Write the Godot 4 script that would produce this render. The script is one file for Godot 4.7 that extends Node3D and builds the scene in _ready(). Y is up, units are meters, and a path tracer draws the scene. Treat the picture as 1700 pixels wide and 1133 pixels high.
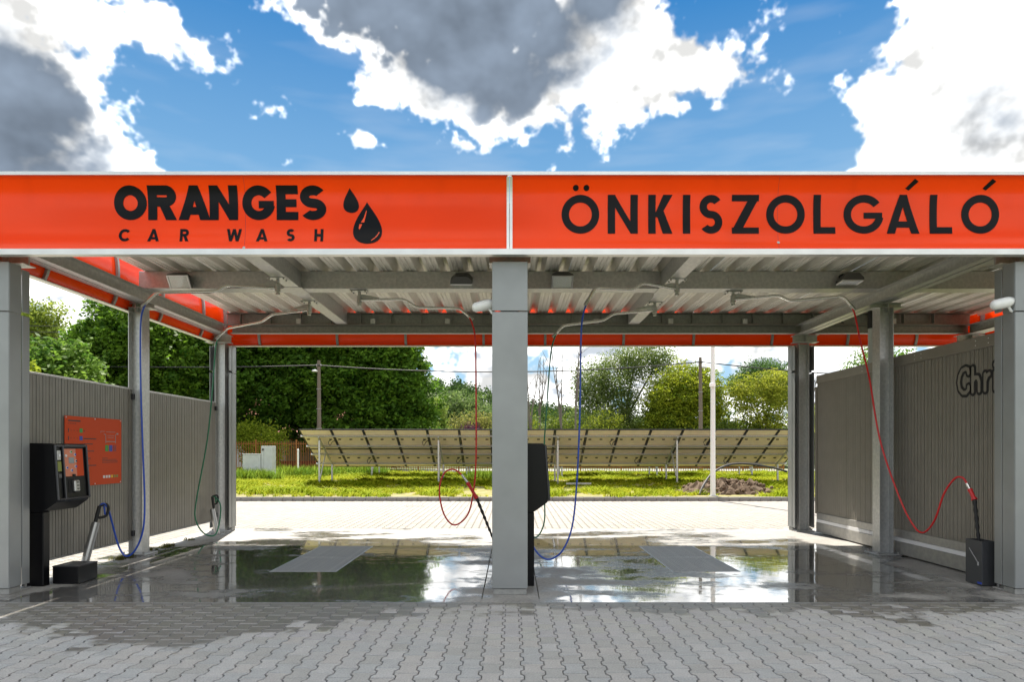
extends Node3D

# ---------------------------------------------------------------- mesh builder
class B:
	var v := PackedVector3Array()
	var n := PackedVector3Array()
	var ix := PackedInt32Array()

	func face(p: Array, o: Vector3) -> void:
		var nn: Vector3 = (p[1] - p[0]).cross(p[2] - p[0])
		if nn.length() < 1e-10 and p.size() > 3:
			nn = (p[2] - p[0]).cross(p[3] - p[0])
		if nn.dot(o) < 0.0:
			p = p.duplicate()
			p.reverse()
			nn = -nn
		nn = nn.normalized()
		var b := v.size()
		for q in p:
			v.append(q)
			n.append(nn)
		for i in range(1, p.size() - 1):
			ix.append_array([b, b + i + 1, b + i])

	func box(c: Vector3, s: Vector3, ch := 0.0, bs := Basis()) -> void:
		var h := s * 0.5
		var k := minf(ch, minf(h.x, minf(h.y, h.z)) * 0.9)
		for a in 3:
			var u := (a + 1) % 3
			var w := (a + 2) % 3
			for sg: float in [-1.0, 1.0]:
				var pts := []
				for q: Array in [[-1, -1], [1, -1], [1, 1], [-1, 1]]:
					var p := Vector3.ZERO
					p[a] = sg * h[a]
					p[u] = q[0] * (h[u] - k)
					p[w] = q[1] * (h[w] - k)
					pts.append(c + bs * p)
				var o := Vector3.ZERO
				o[a] = sg
				face(pts, bs * o)
		if k <= 0.0:
			return
		for a in 3:
			var u := (a + 1) % 3
			var w := (a + 2) % 3
			for su: float in [-1.0, 1.0]:
				for sw: float in [-1.0, 1.0]:
					var pts := []
					for q: Array in [[0, -1.0], [0, 1.0], [1, 1.0], [1, -1.0]]:
						var p := Vector3.ZERO
						p[a] = q[1] * (h[a] - k)
						p[u] = su * (h[u] - (k if q[0] else 0.0))
						p[w] = sw * (h[w] - (0.0 if q[0] else k))
						pts.append(c + bs * p)
					var o := Vector3.ZERO
					o[u] = su
					o[w] = sw
					face(pts, bs * o)
		for sx: float in [-1.0, 1.0]:
			for sy: float in [-1.0, 1.0]:
				for sz: float in [-1.0, 1.0]:
					var e := Vector3(sx * h.x, sy * h.y, sz * h.z)
					face([c + bs * (e - Vector3(0, sy * k, sz * k)), c + bs * (e - Vector3(sx * k, 0, sz * k)), c + bs * (e - Vector3(sx * k, sy * k, 0))], bs * e)

	func ring(pts: Array, sides: int, rad: Array, caps: bool) -> void:
		var m := pts.size()
		var base := v.size()
		var t0: Vector3 = (pts[1] - pts[0]).normalized()
		var up := Vector3.UP if absf(t0.y) < 0.9 else Vector3.RIGHT
		var x := up.cross(t0).normalized()
		for i in m:
			var t: Vector3 = (pts[mini(i + 1, m - 1)] - pts[maxi(i - 1, 0)]).normalized()
			x = (x - t * x.dot(t)).normalized()
			var y := t.cross(x)
			var r: float = rad[mini(i, rad.size() - 1)]
			for j in sides:
				var a := TAU * j / sides
				var d := x * cos(a) + y * sin(a)
				v.append(pts[i] + d * r)
				n.append(d)
		for i in m - 1:
			for j in sides:
				var a := base + i * sides + j
				var b := base + i * sides + (j + 1) % sides
				ix.append_array([a, a + sides, b, b, a + sides, b + sides])
		if caps:
			for e in 2:
				var i := 0 if e == 0 else m - 1
				var pp := []
				for j in sides:
					pp.append(v[base + i * sides + j])
				face(pp, (pts[0] - pts[1]) if e == 0 else (pts[m - 1] - pts[m - 2]))

	func tube(pts: Array, r: float, sides := 8, caps := true) -> void:
		ring(pts, sides, [r], caps)

	func lathe(prof: Array, sides: int, t: Transform3D) -> void:
		# prof: Vector2(radius, height)
		var base := v.size()
		var m := prof.size()
		for i in m:
			var d: Vector2 = prof[mini(i + 1, m - 1)] - prof[maxi(i - 1, 0)]
			var nr := Vector2(d.y, -d.x).normalized()
			for j in sides:
				var a := TAU * j / sides
				v.append(t * Vector3(prof[i].x * cos(a), prof[i].y, prof[i].x * sin(a)))
				n.append((t.basis * Vector3(nr.x * cos(a), nr.y, nr.x * sin(a))).normalized())
		for i in m - 1:
			for j in sides:
				var a := base + i * sides + j
				var b := base + i * sides + (j + 1) % sides
				ix.append_array([a, b, a + sides, b, b + sides, a + sides])

	# polygon in the plane (x, y) of t, drawn out along t's z from z0 to z1
	func prism(poly: PackedVector2Array, z0: float, z1: float, t: Transform3D) -> void:
		var cen := Vector2.ZERO
		for p in poly:
			cen += p / poly.size()
		var m := poly.size()
		var cw := Geometry2D.is_polygon_clockwise(poly)
		for i in m:
			var a := poly[i]
			var b := poly[(i + 1) % m]
			var e := (b - a)
			var o := Vector2(-e.y, e.x) if cw else Vector2(e.y, -e.x)
			face([t * Vector3(a.x, a.y, z0), t * Vector3(b.x, b.y, z0), t * Vector3(b.x, b.y, z1), t * Vector3(a.x, a.y, z1)], t.basis * Vector3(o.x, o.y, 0))
		var tr := Geometry2D.triangulate_polygon(poly)
		for k in range(0, tr.size(), 3):
			for zz: float in [z0, z1]:
				var q := []
				for i in 3:
					q.append(t * Vector3(poly[tr[k + i]].x, poly[tr[k + i]].y, zz))
				face(q, t.basis * Vector3(0, 0, signf(zz - (z0 + z1) * 0.5)))

	# open profile (x, y) of t drawn out along z
	func sheet(prof: Array, z0: float, z1: float, t: Transform3D, o: Vector3) -> void:
		for i in prof.size() - 1:
			var a: Vector2 = prof[i]
			var b: Vector2 = prof[i + 1]
			face([t * Vector3(a.x, a.y, z0), t * Vector3(b.x, b.y, z0), t * Vector3(b.x, b.y, z1), t * Vector3(a.x, a.y, z1)], o)

	func mesh() -> ArrayMesh:
		var a := []
		a.resize(Mesh.ARRAY_MAX)
		a[Mesh.ARRAY_VERTEX] = v
		a[Mesh.ARRAY_NORMAL] = n
		a[Mesh.ARRAY_INDEX] = ix
		var am := ArrayMesh.new()
		am.add_surface_from_arrays(Mesh.PRIMITIVE_TRIANGLES, a)
		return am

var M := {}
var names := {}
var rng := RandomNumberGenerator.new()

func numbered(called: String) -> String:
	var k: int = names.get(called, 0)
	names[called] = k + 1
	return called if k == 0 else "%s_%03d" % [called, k]

func tag(o: Node, label: String, category: String, group := "") -> void:
	o.set_meta("label", label)
	o.set_meta("category", category)
	if group:
		o.set_meta("group", group)

func thing(called: String, label: String, category: String, at := Vector3.ZERO, group := "", turn := 0.0) -> Node3D:
	var o := Node3D.new()
	o.name = numbered(called)
	add_child(o)
	o.position = at
	o.rotation.y = turn
	tag(o, label, category, group)
	return o

func place_of(p: Node) -> Transform3D:
	var g := Transform3D()
	while p != self:
		g = p.transform * g
		p = p.get_parent()
	return g

# a mesh of world coordinates (or placed by xf in the world) as a part of parent
func part(parent: Node, called: String, m, material: Material, xf := Transform3D()) -> MeshInstance3D:
	var o := MeshInstance3D.new()
	o.name = called
	o.mesh = m.mesh() if m is B else m
	o.material_override = material
	o.transform = place_of(parent).affine_inverse() * xf
	parent.add_child(o, true)
	return o

# a mesh in the thing's own axes
func own(parent: Node, called: String, m, material: Material, xf := Transform3D()) -> MeshInstance3D:
	var o := MeshInstance3D.new()
	o.name = called
	o.mesh = m.mesh() if m is B else m
	o.material_override = material
	o.transform = xf
	parent.add_child(o, true)
	return o

func structure(called: String) -> Node3D:
	var o := Node3D.new()
	o.name = called
	add_child(o)
	o.set_meta("kind", "structure")
	return o

func boxm(s: Vector3, ch := 0.0) -> ArrayMesh:
	var b := B.new()
	b.box(Vector3.ZERO, s, ch)
	return b.mesh()

func pbox(parent: Node, called: String, c: Vector3, s: Vector3, material: Material, ch := 0.003) -> MeshInstance3D:
	return part(parent, called, boxm(s, ch), material, Transform3D(Basis(), c))

func at(p: Vector3, bs := Basis()) -> Transform3D:
	return Transform3D(bs, p)

func smooth(pts: Array, k := 6) -> Array:
	var out := []
	var m := pts.size()
	for i in m - 1:
		var a: Vector3 = pts[maxi(i - 1, 0)]
		var b: Vector3 = pts[i]
		var c: Vector3 = pts[i + 1]
		var d: Vector3 = pts[mini(i + 2, m - 1)]
		for j in k:
			out.append(b.cubic_interpolate(c, a, d, float(j) / k))
	out.append(pts[m - 1])
	return out

# ---------------------------------------------------------------- materials
func lin(r: float, g: float, b: float) -> Color:
	return Color(r, g, b).linear_to_srgb()

func noise(sd: int, freq: float, oct := 4, type := FastNoiseLite.TYPE_SIMPLEX_SMOOTH) -> FastNoiseLite:
	var f := FastNoiseLite.new()
	f.seed = sd
	f.frequency = freq
	f.fractal_octaves = oct
	f.noise_type = type
	return f

func ntex(sd: int, freq: float, lo: Color, hi: Color, oct := 4, size := 512, type := FastNoiseLite.TYPE_SIMPLEX_SMOOTH) -> NoiseTexture2D:
	var t := NoiseTexture2D.new()
	t.width = size
	t.height = size
	t.seamless = true
	t.noise = noise(sd, freq, oct, type)
	var g := Gradient.new()
	g.set_color(0, lo)
	g.set_color(1, hi)
	t.color_ramp = g
	return t

func mat(called: String, c: Color, rough: float, metal := 0.0) -> StandardMaterial3D:
	var m := StandardMaterial3D.new()
	m.resource_name = called
	m.albedo_color = c
	m.roughness = rough
	m.metallic = metal
	M[called] = m
	return m

func tri(m: StandardMaterial3D, scale: float) -> void:
	m.uv1_triplanar = true
	m.uv1_world_triplanar = true
	m.uv1_scale = Vector3.ONE * scale

func materials() -> void:
	var m: StandardMaterial3D
	var grey := ntex(11, 0.010, Color(0.93, 0.93, 0.93), Color(1, 1, 1), 5)
	var fine := ntex(12, 0.05, Color(0.80, 0.80, 0.80), Color(1, 1, 1), 4)
	var zinc := ntex(13, 0.03, Color(0.86, 0.865, 0.88), Color(1, 1, 1), 2, 512, FastNoiseLite.TYPE_CELLULAR)
	var rough1 := ntex(14, 0.02, Color(0.75, 0.75, 0.75), Color(1, 1, 1), 5)
	# orange acrylic of the fascia
	m = mat("fascia_orange", lin(0.93, 0.056, 0.002), 0.16)
	m.backlight_enabled = true
	m.backlight = Color(0.2, 0.2, 0.2)
	m.metallic_specular = 0.32
	m.albedo_texture = ntex(15, 0.004, Color(0.93, 0.93, 0.93), Color(1, 1, 1), 3)
	tri(m, 0.25)
	m = mat("letter_black", lin(0.008, 0.008, 0.009), 0.22)
	m.metallic_specular = 0.22
	mat("print_orange", lin(0.80, 0.070, 0.003), 0.2)
	m = mat("aluminium", lin(0.72, 0.72, 0.70), 0.38, 0.75)
	m.albedo_texture = grey
	tri(m, 0.5)
	m = mat("galvanised", lin(0.56, 0.56, 0.54), 0.46, 0.6)
	m.albedo_texture = zinc
	m.roughness_texture = rough1
	tri(m, 1.3)
	m = mat("galvanised_dark", lin(0.36, 0.36, 0.34), 0.52, 0.5)
	m.albedo_texture = zinc
	tri(m, 1.1)
	m = mat("roof_sheet", lin(0.80, 0.78, 0.71), 0.36, 0.2)
	m.albedo_texture = grey
	m.roughness_texture = rough1
	tri(m, 0.4)
	m = mat("cladding", lin(0.275, 0.288, 0.290), 0.42, 0.35)
	m.albedo_texture = grey
	m.roughness_texture = rough1
	tri(m, 0.35)
	m = mat("wall_panel", lin(0.225, 0.213, 0.185), 0.40, 0.1)
	m.albedo_texture = grey
	m.roughness_texture = rough1
	tri(m, 0.6)
	m = mat("container_panel", lin(0.225, 0.208, 0.172), 0.42, 0.1)
	m.albedo_texture = grey
	tri(m, 0.6)
	m = mat("skirt_metal", lin(0.40, 0.39, 0.36), 0.4, 0.5)
	m.albedo_texture = zinc
	tri(m, 0.8)
	mat("white_strip", lin(0.75, 0.75, 0.75), 0.5)
	mat("gap_black", lin(0.012, 0.012, 0.012), 0.8)
	m = mat("terminal_black", lin(0.005, 0.005, 0.006), 0.3, 0.0)
	m.metallic_specular = 0.32
	mat("terminal_edge", lin(0.05, 0.05, 0.055), 0.28, 0.4)
	mat("box_grey", lin(0.055, 0.057, 0.062), 0.45, 0.2)
	mat("steel", lin(0.62, 0.61, 0.59), 0.2, 1.0)
	mat("steel_dull", lin(0.40, 0.40, 0.39), 0.34, 0.9)
	mat("rubber_black", lin(0.012, 0.012, 0.012), 0.6)
	mat("hose_blue", lin(0.01, 0.065, 0.42), 0.35)
	mat("hose_green", lin(0.005, 0.16, 0.075), 0.35)
	mat("hose_red", lin(0.55, 0.012, 0.012), 0.35)
	mat("plastic_white", lin(0.78, 0.78, 0.77), 0.25)
	mat("lamp_housing", lin(0.10, 0.10, 0.095), 0.45, 0.3)
	mat("reflector", lin(0.80, 0.80, 0.77), 0.4)
	m = mat("clear_glass", Color(0.9, 0.95, 0.95, 0.12), 0.03)
	m.transparency = BaseMaterial3D.TRANSPARENCY_ALPHA
	m = mat("sign_orange", lin(0.62, 0.060, 0.004), 0.5)
	m.metallic_specular = 0.3
	mat("panel_salmon", lin(0.66, 0.20, 0.10), 0.35)
	mat("print_green", lin(0.02, 0.30, 0.03), 0.4)
	mat("print_blue", lin(0.015, 0.05, 0.40), 0.4)
	mat("print_red", lin(0.32, 0.01, 0.01), 0.4)
	mat("print_yellow", lin(0.75, 0.50, 0.02), 0.4)
	mat("print_dark", lin(0.03, 0.012, 0.01), 0.5)
	mat("print_grey", lin(0.30, 0.30, 0.30), 0.4)
	mat("screen_glass", lin(0.25, 0.28, 0.30), 0.08)
	mat("slot_yellow", lin(0.22, 0.25, 0.03), 0.4)
	# solar
	m = mat("solar_back", lin(0.93, 0.80, 0.66), 0.5)
	m.albedo_texture = grey
	tri(m, 0.5)
	mat("solar_frame", lin(0.010, 0.010, 0.013), 0.35, 0.3)
	mat("solar_cell", lin(0.01, 0.013, 0.03), 0.08)
	m = mat("fence_paint", lin(0.34, 0.125, 0.02), 0.6)
	m.albedo_texture = fine
	tri(m, 1.0)
	m = mat("cabinet_grey", lin(0.50, 0.53, 0.53), 0.5)
	m.albedo_texture = grey
	tri(m, 0.7)
	m = mat("kerb_concrete", lin(0.26, 0.25, 0.235), 0.9)
	m.albedo_texture = fine
	tri(m, 1.7)
	m = mat("pole_wood", lin(0.20, 0.16, 0.125), 0.9)
	m.albedo_texture = fine
	tri(m, 1.2)
	mat("pole_white", lin(0.68, 0.68, 0.66), 0.45)
	mat("cable_black", lin(0.03, 0.03, 0.032), 0.6)
	m = mat("soil", lin(0.13, 0.085, 0.05), 0.95)
	m.albedo_texture = fine
	tri(m, 2.0)
	m = mat("bark", lin(0.10, 0.08, 0.06), 0.95)
	m.albedo_texture = fine
	tri(m, 2.3)
	m = mat("bark_pale", lin(0.22, 0.19, 0.16), 0.95)
	m.albedo_texture = fine
	tri(m, 2.0)
	m = mat("leaf", Color.WHITE, 0.6)
	m.metallic_specular = 0.3
	m.vertex_color_use_as_albedo = true
	m.backlight_enabled = true
	m.backlight = Color(1.0, 1.0, 1.0)
	m = mat("grass_blade", Color.WHITE, 0.75)
	m.metallic_specular = 0.15
	m.vertex_color_use_as_albedo = true
	m.backlight_enabled = true
	m.backlight = Color(0.7, 0.7, 0.7)
	m = mat("field_soil", lin(0.34, 0.28, 0.17), 0.95)
	m.albedo_texture = ntex(31, 0.015, Color(0.62, 0.72, 0.35), Color(1.0, 0.97, 0.95), 5)
	tri(m, 0.22)
	m = mat("far_ground", lin(0.09, 0.13, 0.03), 0.95)
	m.albedo_texture = ntex(32, 0.02, Color(0.7, 0.75, 0.6), Color(1, 1, 1), 5)
	tri(m, 0.05)
	m = mat("road", lin(0.30, 0.29, 0.28), 0.9)
	m.albedo_texture = fine
	tri(m, 0.4)
	m = mat("house_wall", lin(0.42, 0.36, 0.28), 0.9)
	m.albedo_texture = grey
	tri(m, 0.3)
	m = mat("roof_tile", lin(0.36, 0.09, 0.045), 0.8)
	m.albedo_texture = fine
	tri(m, 0.8)
	mat("dark_timber", lin(0.06, 0.03, 0.02), 0.8)
	m = mat("joint_sand", lin(0.15, 0.135, 0.105), 0.95)
	m.albedo_texture = fine
	tri(m, 3.0)
	yard_materials(fine)

# wet and dry ground of the yard: one map of 16 x 16 m from x -8..8 and z -17..-1
func yard_materials(fine: Texture2D) -> void:
	const S := 1024
	var big := noise(51, 0.28, 4)
	var mid := noise(52, 1.1, 4)
	var grain := noise(53, 6.0, 3)
	var warp := noise(54, 0.5, 3)
	var col := Image.create_empty(S, S, false, Image.FORMAT_RGB8)
	var rgh := Image.create_empty(S, S, false, Image.FORMAT_RGB8)
	col.fill(Color(0.6, 0.6, 0.6))
	rgh.fill(Color(0.8, 0.8, 0.8))
	var film := Image.create_empty(S, S, false, Image.FORMAT_RGB8)
	var r0 := int((17.0 - 13.2) / 16.0 * S)
	var r1 := int((17.0 - 3.4) / 16.0 * S)
	for j in range(r0, r1):
		var z := -17.0 + 16.0 * (j + 0.5) / S
		var d := -z
		for i in S:
			var x := -8.0 + 16.0 * (i + 0.5) / S
			if absf(x) > 5.9:
				continue
			var nb := big.get_noise_2d(x, z)
			var nm := mid.get_noise_2d(x * 0.55, z * 1.3)
			var ng := grain.get_noise_2d(x, z)
			var wet := 0.0
			if d > 6.72:
				# slab: a film of water over most of the shaded floor, drying towards its far end and along the kerbs
				var q := 0.50 + 0.80 * nb + 0.75 * nm + 0.22 * ng
				q -= smoothstep(10.6, 12.4, d + 0.8 * warp.get_noise_2d(x, z)) * 0.85
				q -= smoothstep(4.75, 5.1, absf(x)) * 0.55
				q -= smoothstep(0.75, 0.35, absf(x + 0.02)) * 0.3
				wet = smoothstep(0.16, 0.46, q)
				var damp := smoothstep(-0.25, 0.20, q)
				var base := 0.38 + 0.07 * nm + 0.05 * ng + 0.05 * nb
				var a := base * lerpf(1.0, 0.42, damp)
				col.set_pixel(i, j, Color(a, a * 0.965, a * 0.90).linear_to_srgb())
				var r := lerpf(lerpf(0.62, 0.24, damp), 0.05, wet) + 0.03 * absf(ng)
				film.set_pixel(i, j, Color(wet, wet, wet))
				rgh.set_pixel(i, j, Color(r, r, r))
			else:
				# paving: water run out of the bay, ragged at its edge
				var e := warp.get_noise_2d(x * 2.0, z * 2.0) * 0.55 + nm * 0.30 + 0.12 * ng
				var edge := 5.10 + 0.30 * absf(x + 2.85) + 0.05 * (x + 2.85)
				if x > -2.85:
					edge = 5.08 + 0.66 * (x + 2.85)
				else:
					edge = 5.08 + 0.60 * (-2.85 - x)
				var far_edge := 6.42 - 0.12 * smoothstep(1.0, 3.5, x)
				edge = minf(edge, far_edge)
				# each stone soaks up a little more or less than its neighbour
				var cc := roundi(x / 0.1425)
				var kk := roundi((d - (0.1 if cc % 2 else 0.0)) / 0.2)
				var own_wet := fposmod(sin(cc * 12.9898 + kk * 78.233) * 43758.5453, 1.0) - 0.5
				wet = smoothstep(-0.08, 0.10, d - edge + e * 0.75 + own_wet * 0.34 + ng * 0.10)
				var a2 := 0.47 + 0.03 * nb + 0.035 * ng
				a2 *= lerpf(1.0, 0.44, wet)
				var wc := Color(a2, a2 * 0.985, a2 * 0.93)
				if wet > 0.5:
					wc = Color(a2, a2 * 0.95, a2 * 0.81)
				col.set_pixel(i, j, wc.linear_to_srgb())
				var r2 := lerpf(0.78, 0.40, wet) + 0.04 * ng
				rgh.set_pixel(i, j, Color(r2, r2, r2))
	var tc := ImageTexture.create_from_image(col)
	var tr := ImageTexture.create_from_image(rgh)
	var tf := ImageTexture.create_from_image(film)
	var m := mat("slab_concrete", Color.WHITE, 1.0)
	m.albedo_texture = tc
	m.roughness_texture = tr
	tri(m, 1.0 / 16.0)
	m.uv1_offset = Vector3(0.5, 0, 17.0 / 16.0)
	m.detail_enabled = true
	m.detail_blend_mode = BaseMaterial3D.BLEND_MODE_MUL
	m.detail_albedo = fine
	m.detail_uv_layer = BaseMaterial3D.DETAIL_UV_2
	m.uv2_triplanar = true
	m.uv2_world_triplanar = true
	m.uv2_scale = Vector3.ONE * 0.9
	m.clearcoat_enabled = true
	m.clearcoat = 1.0
	m.clearcoat_roughness = 0.03
	m.clearcoat_texture = tf
	m.normal_enabled = true
	m.normal_scale = 0.05
	var rip := NoiseTexture2D.new()
	rip.width = 1024
	rip.height = 1024
	rip.seamless = true
	rip.as_normal_map = true
	rip.bump_strength = 3.0
	rip.noise = noise(57, 0.045, 3)
	m.normal_texture = rip
	m = mat("paver", Color.WHITE, 1.0)
	m.albedo_texture = tc
	m.roughness_texture = tr
	tri(m, 1.0 / 16.0)
	m.uv1_offset = Vector3(0.5, 0, 17.0 / 16.0)
	m.vertex_color_use_as_albedo = true
	m.detail_enabled = true
	m.detail_blend_mode = BaseMaterial3D.BLEND_MODE_MUL
	m.detail_albedo = fine
	m.detail_uv_layer = BaseMaterial3D.DETAIL_UV_2
	m.uv2_triplanar = true
	m.uv2_world_triplanar = true
	m.uv2_scale = Vector3.ONE * 2.3
	m = mat("paver_dry", lin(0.37, 0.355, 0.325), 0.85)
	m.vertex_color_use_as_albedo = true
	m.albedo_texture = fine
	tri(m, 2.3)

# ---------------------------------------------------------------- sky
# clouds: azimuth, elevation, half widths (degrees), weight, grey
const CLOUDS := [
	[-13.5, 33.5, 6.5, 4.6, 0.95, 1.0], [-2.0, 30.6, 8.5, 5.2, 1.05, 1.3], [7.5, 29.6, 6.0, 3.9, 0.95, 0.15], [14.5, 28.4, 4.6, 1.9, 0.9, 0.0], [2.0, 37.0, 14.0, 4.6, 1.0, 1.0], [-6.0, 27.2, 5.0, 1.9, 0.75, 0.1],
	[-37.5, 22.2, 5.0, 4.6, 1.1, 1.3], [-33.0, 20.6, 3.6, 4.0, 0.95, 0.75], [-31.0, 29.2, 5.5, 1.5, 0.95, 0.0], [-29.5, 18.6, 4.6, 2.0, 1.0, 0.1], [-37.5, 28.0, 4.0, 1.9, 0.8, 0.1],
	[32.0, 24.0, 2.9, 3.6, 0.95, 0.30], [35.8, 20.8, 3.6, 4.0, 1.05, 0.5], [28.2, 20.0, 2.2, 1.5, 0.85, 0.0], [38.0, 26.3, 2.6, 1.7, 0.9, 0.1], [27.6, 24.6, 1.2, 1.7, 0.75, 0.0], [-12.3, 24.0, 1.0, 0.8, 0.8, 0.0],
]

func sky_image() -> Image:
	var all := CLOUDS.duplicate()
	var r := RandomNumberGenerator.new()
	r.seed = 77
	for k in 90:
		var az := r.randf_range(-180, 180)
		var el := rad_to_deg(asin(r.randf_range(0.18, 1.0)))
		if absf(az) < 44.0 and el < 44.0:
			continue
		var w := r.randf_range(6, 15)
		all.append([az, el, w / maxf(0.35, cos(deg_to_rad(el))), w * 0.5, 1.0, r.randf() * 0.9 if r.randf() < 0.5 else 0.05])
	var f1 := noise(5, 1.0, 6)
	f1.fractal_gain = 0.56
	var f2 := noise(6, 1.0, 5)
	var f3 := noise(7, 1.0, 4)
	var low := paint_sky(all, f1, f2, f3, 768, 0, 768, 0, 192)
	var img := Image.create_empty(768, 384, false, Image.FORMAT_RGBF)
	img.fill(Color(0.30, 0.29, 0.27))
	img.blit_rect(low, Rect2i(0, 0, 768, 192), Vector2i.ZERO)
	img.resize(4096, 2048, Image.INTERPOLATE_CUBIC)
	# the part of the sky in front of the building, drawn finer
	var y0 := 1024 - 450
	for x0: int in [0, 4096 - 520]:
		var near := paint_sky(all, f1, f2, f3, 4096, x0, 520, y0, 450)
		img.blit_rect(near, Rect2i(0, 0, 520, 450), Vector2i(x0, y0))
	return img

func paint_sky(all: Array, f1: FastNoiseLite, f2: FastNoiseLite, f3: FastNoiseLite, w: int, x0: int, nx: int, y0: int, ny: int) -> Image:
	var img := Image.create_empty(nx, ny, false, Image.FORMAT_RGBF)
	var h := w / 2
	for j in ny:
		var el := 90.0 - 180.0 * (y0 + j + 0.5) / h
		var ce := cos(deg_to_rad(el))
		var se := sin(deg_to_rad(el))
		var close := []
		for c: Array in all:
			if absf(el - c[1]) < c[3] * 2.3:
				close.append(c)
		for i in nx:
			var az := 360.0 * (x0 + i + 0.5) / w
			if az > 180.0:
				az -= 360.0
			var ra := deg_to_rad(az)
			var d := Vector3(ce * sin(ra), se, -ce * cos(ra))
			var p := d * 6.5
			var n1 := f1.get_noise_3d(p.x, p.y * 1.5, p.z)
			var n2 := f2.get_noise_3d(p.x * 3.0, p.y * 3.6, p.z * 3.0)
			var n3 := f2.get_noise_3d(p.x * 11.0, p.y * 12.0, p.z * 11.0) if w > 1000 else 0.0
			var body := -0.50
			var grey := 0.0
			for c: Array in close:
				var da: float = az - c[0]
				if da > 180.0:
					da -= 360.0
				elif da < -180.0:
					da += 360.0
				var ex: float = da / c[2]
				var ey: float = (el - c[1]) / c[3]
				var q := ex * ex + ey * ey
				if q < 5.0:
					var g := exp(-q * 0.9)
					body += g * c[4] * 1.25
					grey += g * c[5]
			# a bank of cloud towards the horizon
			var bank := smoothstep(19.0, 11.0, el + 5.0 * n1)
			body += bank * 0.95
			var roll := f3.get_noise_3d(p.x * 1.3 + 9.0, p.y * 5.0, p.z * 1.3)
			grey += bank * clampf(0.45 + 1.5 * roll, 0.0, 1.0)
			var dens := body + n1 * 0.80 + n2 * 0.55 + n3 * 0.20
			var a := smoothstep(0.0, 0.36, dens)
			var wisp := clampf(f3.get_noise_3d(p.x * 0.7, p.y * 4.0, p.z * 0.7) * 0.9 + 0.05, 0.0, 1.0) * 0.20
			var t := clampf(el / 34.0, 0.0, 1.0)
			var blue := Color(0.42, 0.72, 0.95).lerp(Color(0.035, 0.235, 0.60), pow(t, 1.25))
			blue = blue.lerp(Color(0.95, 0.97, 1.0), wisp)
			var low := f3.get_noise_3d(p.x * 1.6, p.y * 2.2, p.z * 1.6)
			var dark := smoothstep(0.12, 0.95, grey * (0.95 + 0.7 * n1 + 0.30 * n2 + 0.35 * low) * smoothstep(0.10, 0.85, dens + 0.15 * n2))
			var white := Color(2.25, 2.25, 2.21) * clampf(0.86 + 0.55 * n2 + 0.75 * low + 0.2 * n3, 0.36, 1.25)
			var shade := Color(0.245, 0.305, 0.390).lerp(Color(0.52, 0.58, 0.66), bank) * (1.0 + 0.10 * n2 + 0.45 * low)
			var cl := white.lerp(shade, dark)
			img.set_pixel(i, j, blue.lerp(cl, a))
	return img

# ---------------------------------------------------------------- ready
func _ready() -> void:
	rng.seed = 4
	# camera: eye height 1.5 m, level, with the lens shifted up
	var cam := Camera3D.new()
	cam.name = "camera"
	add_child(cam)
	cam.position = Vector3(0, 1.5, 0)
	cam.projection = Camera3D.PROJECTION_FRUSTUM
	cam.near = 0.05
	cam.far = 3000.0
	cam.size = 0.05
	cam.frustum_offset = Vector2(0, 0.05 * 181.5 / 1133.0)
	cam.current = true
	# sky, exposure
	var env := Environment.new()
	env.background_mode = Environment.BG_SKY
	var sky := Sky.new()
	var sm := PanoramaSkyMaterial.new()
	sm.panorama = ImageTexture.create_from_image(sky_image())
	sky.sky_material = sm
	env.sky = sky
	env.background_energy_multiplier = 0.43
	env.tonemap_mode = Environment.TONE_MAPPER_LINEAR
	env.tonemap_exposure = 2.35
	env.sdfgi_enabled = true
	env.ssao_enabled = true
	env.ssil_enabled = true
	var we := WorldEnvironment.new()
	we.name = "environment"
	we.environment = env
	add_child(we)
	# sun: high, behind the building and a little to its side
	var sun := DirectionalLight3D.new()
	sun.name = "sun"
	add_child(sun)
	sun.look_at_from_position(Vector3(0, 50, 0), Vector3(0, 50, 0) + Vector3(0.154, -1.0, 0.68), Vector3.RIGHT)
	sun.light_energy = 1.6
	sun.light_color = Color(1.0, 0.965, 0.91)
	sun.light_angular_distance = 0.55
	sun.shadow_enabled = true
	materials()
	ground()
	canopy()
	walls()
	container()
	equipment()
	solar()
	surroundings()
	plants()

# ---------------------------------------------------------------- ground
func field_height(x: float, d: float) -> float:
	return 0.12 + 0.18 * smoothstep(20.3, 25.0, d) + 0.03 * sin(x * 0.7 + d * 0.9) * smoothstep(20.4, 21.5, d)

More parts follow.
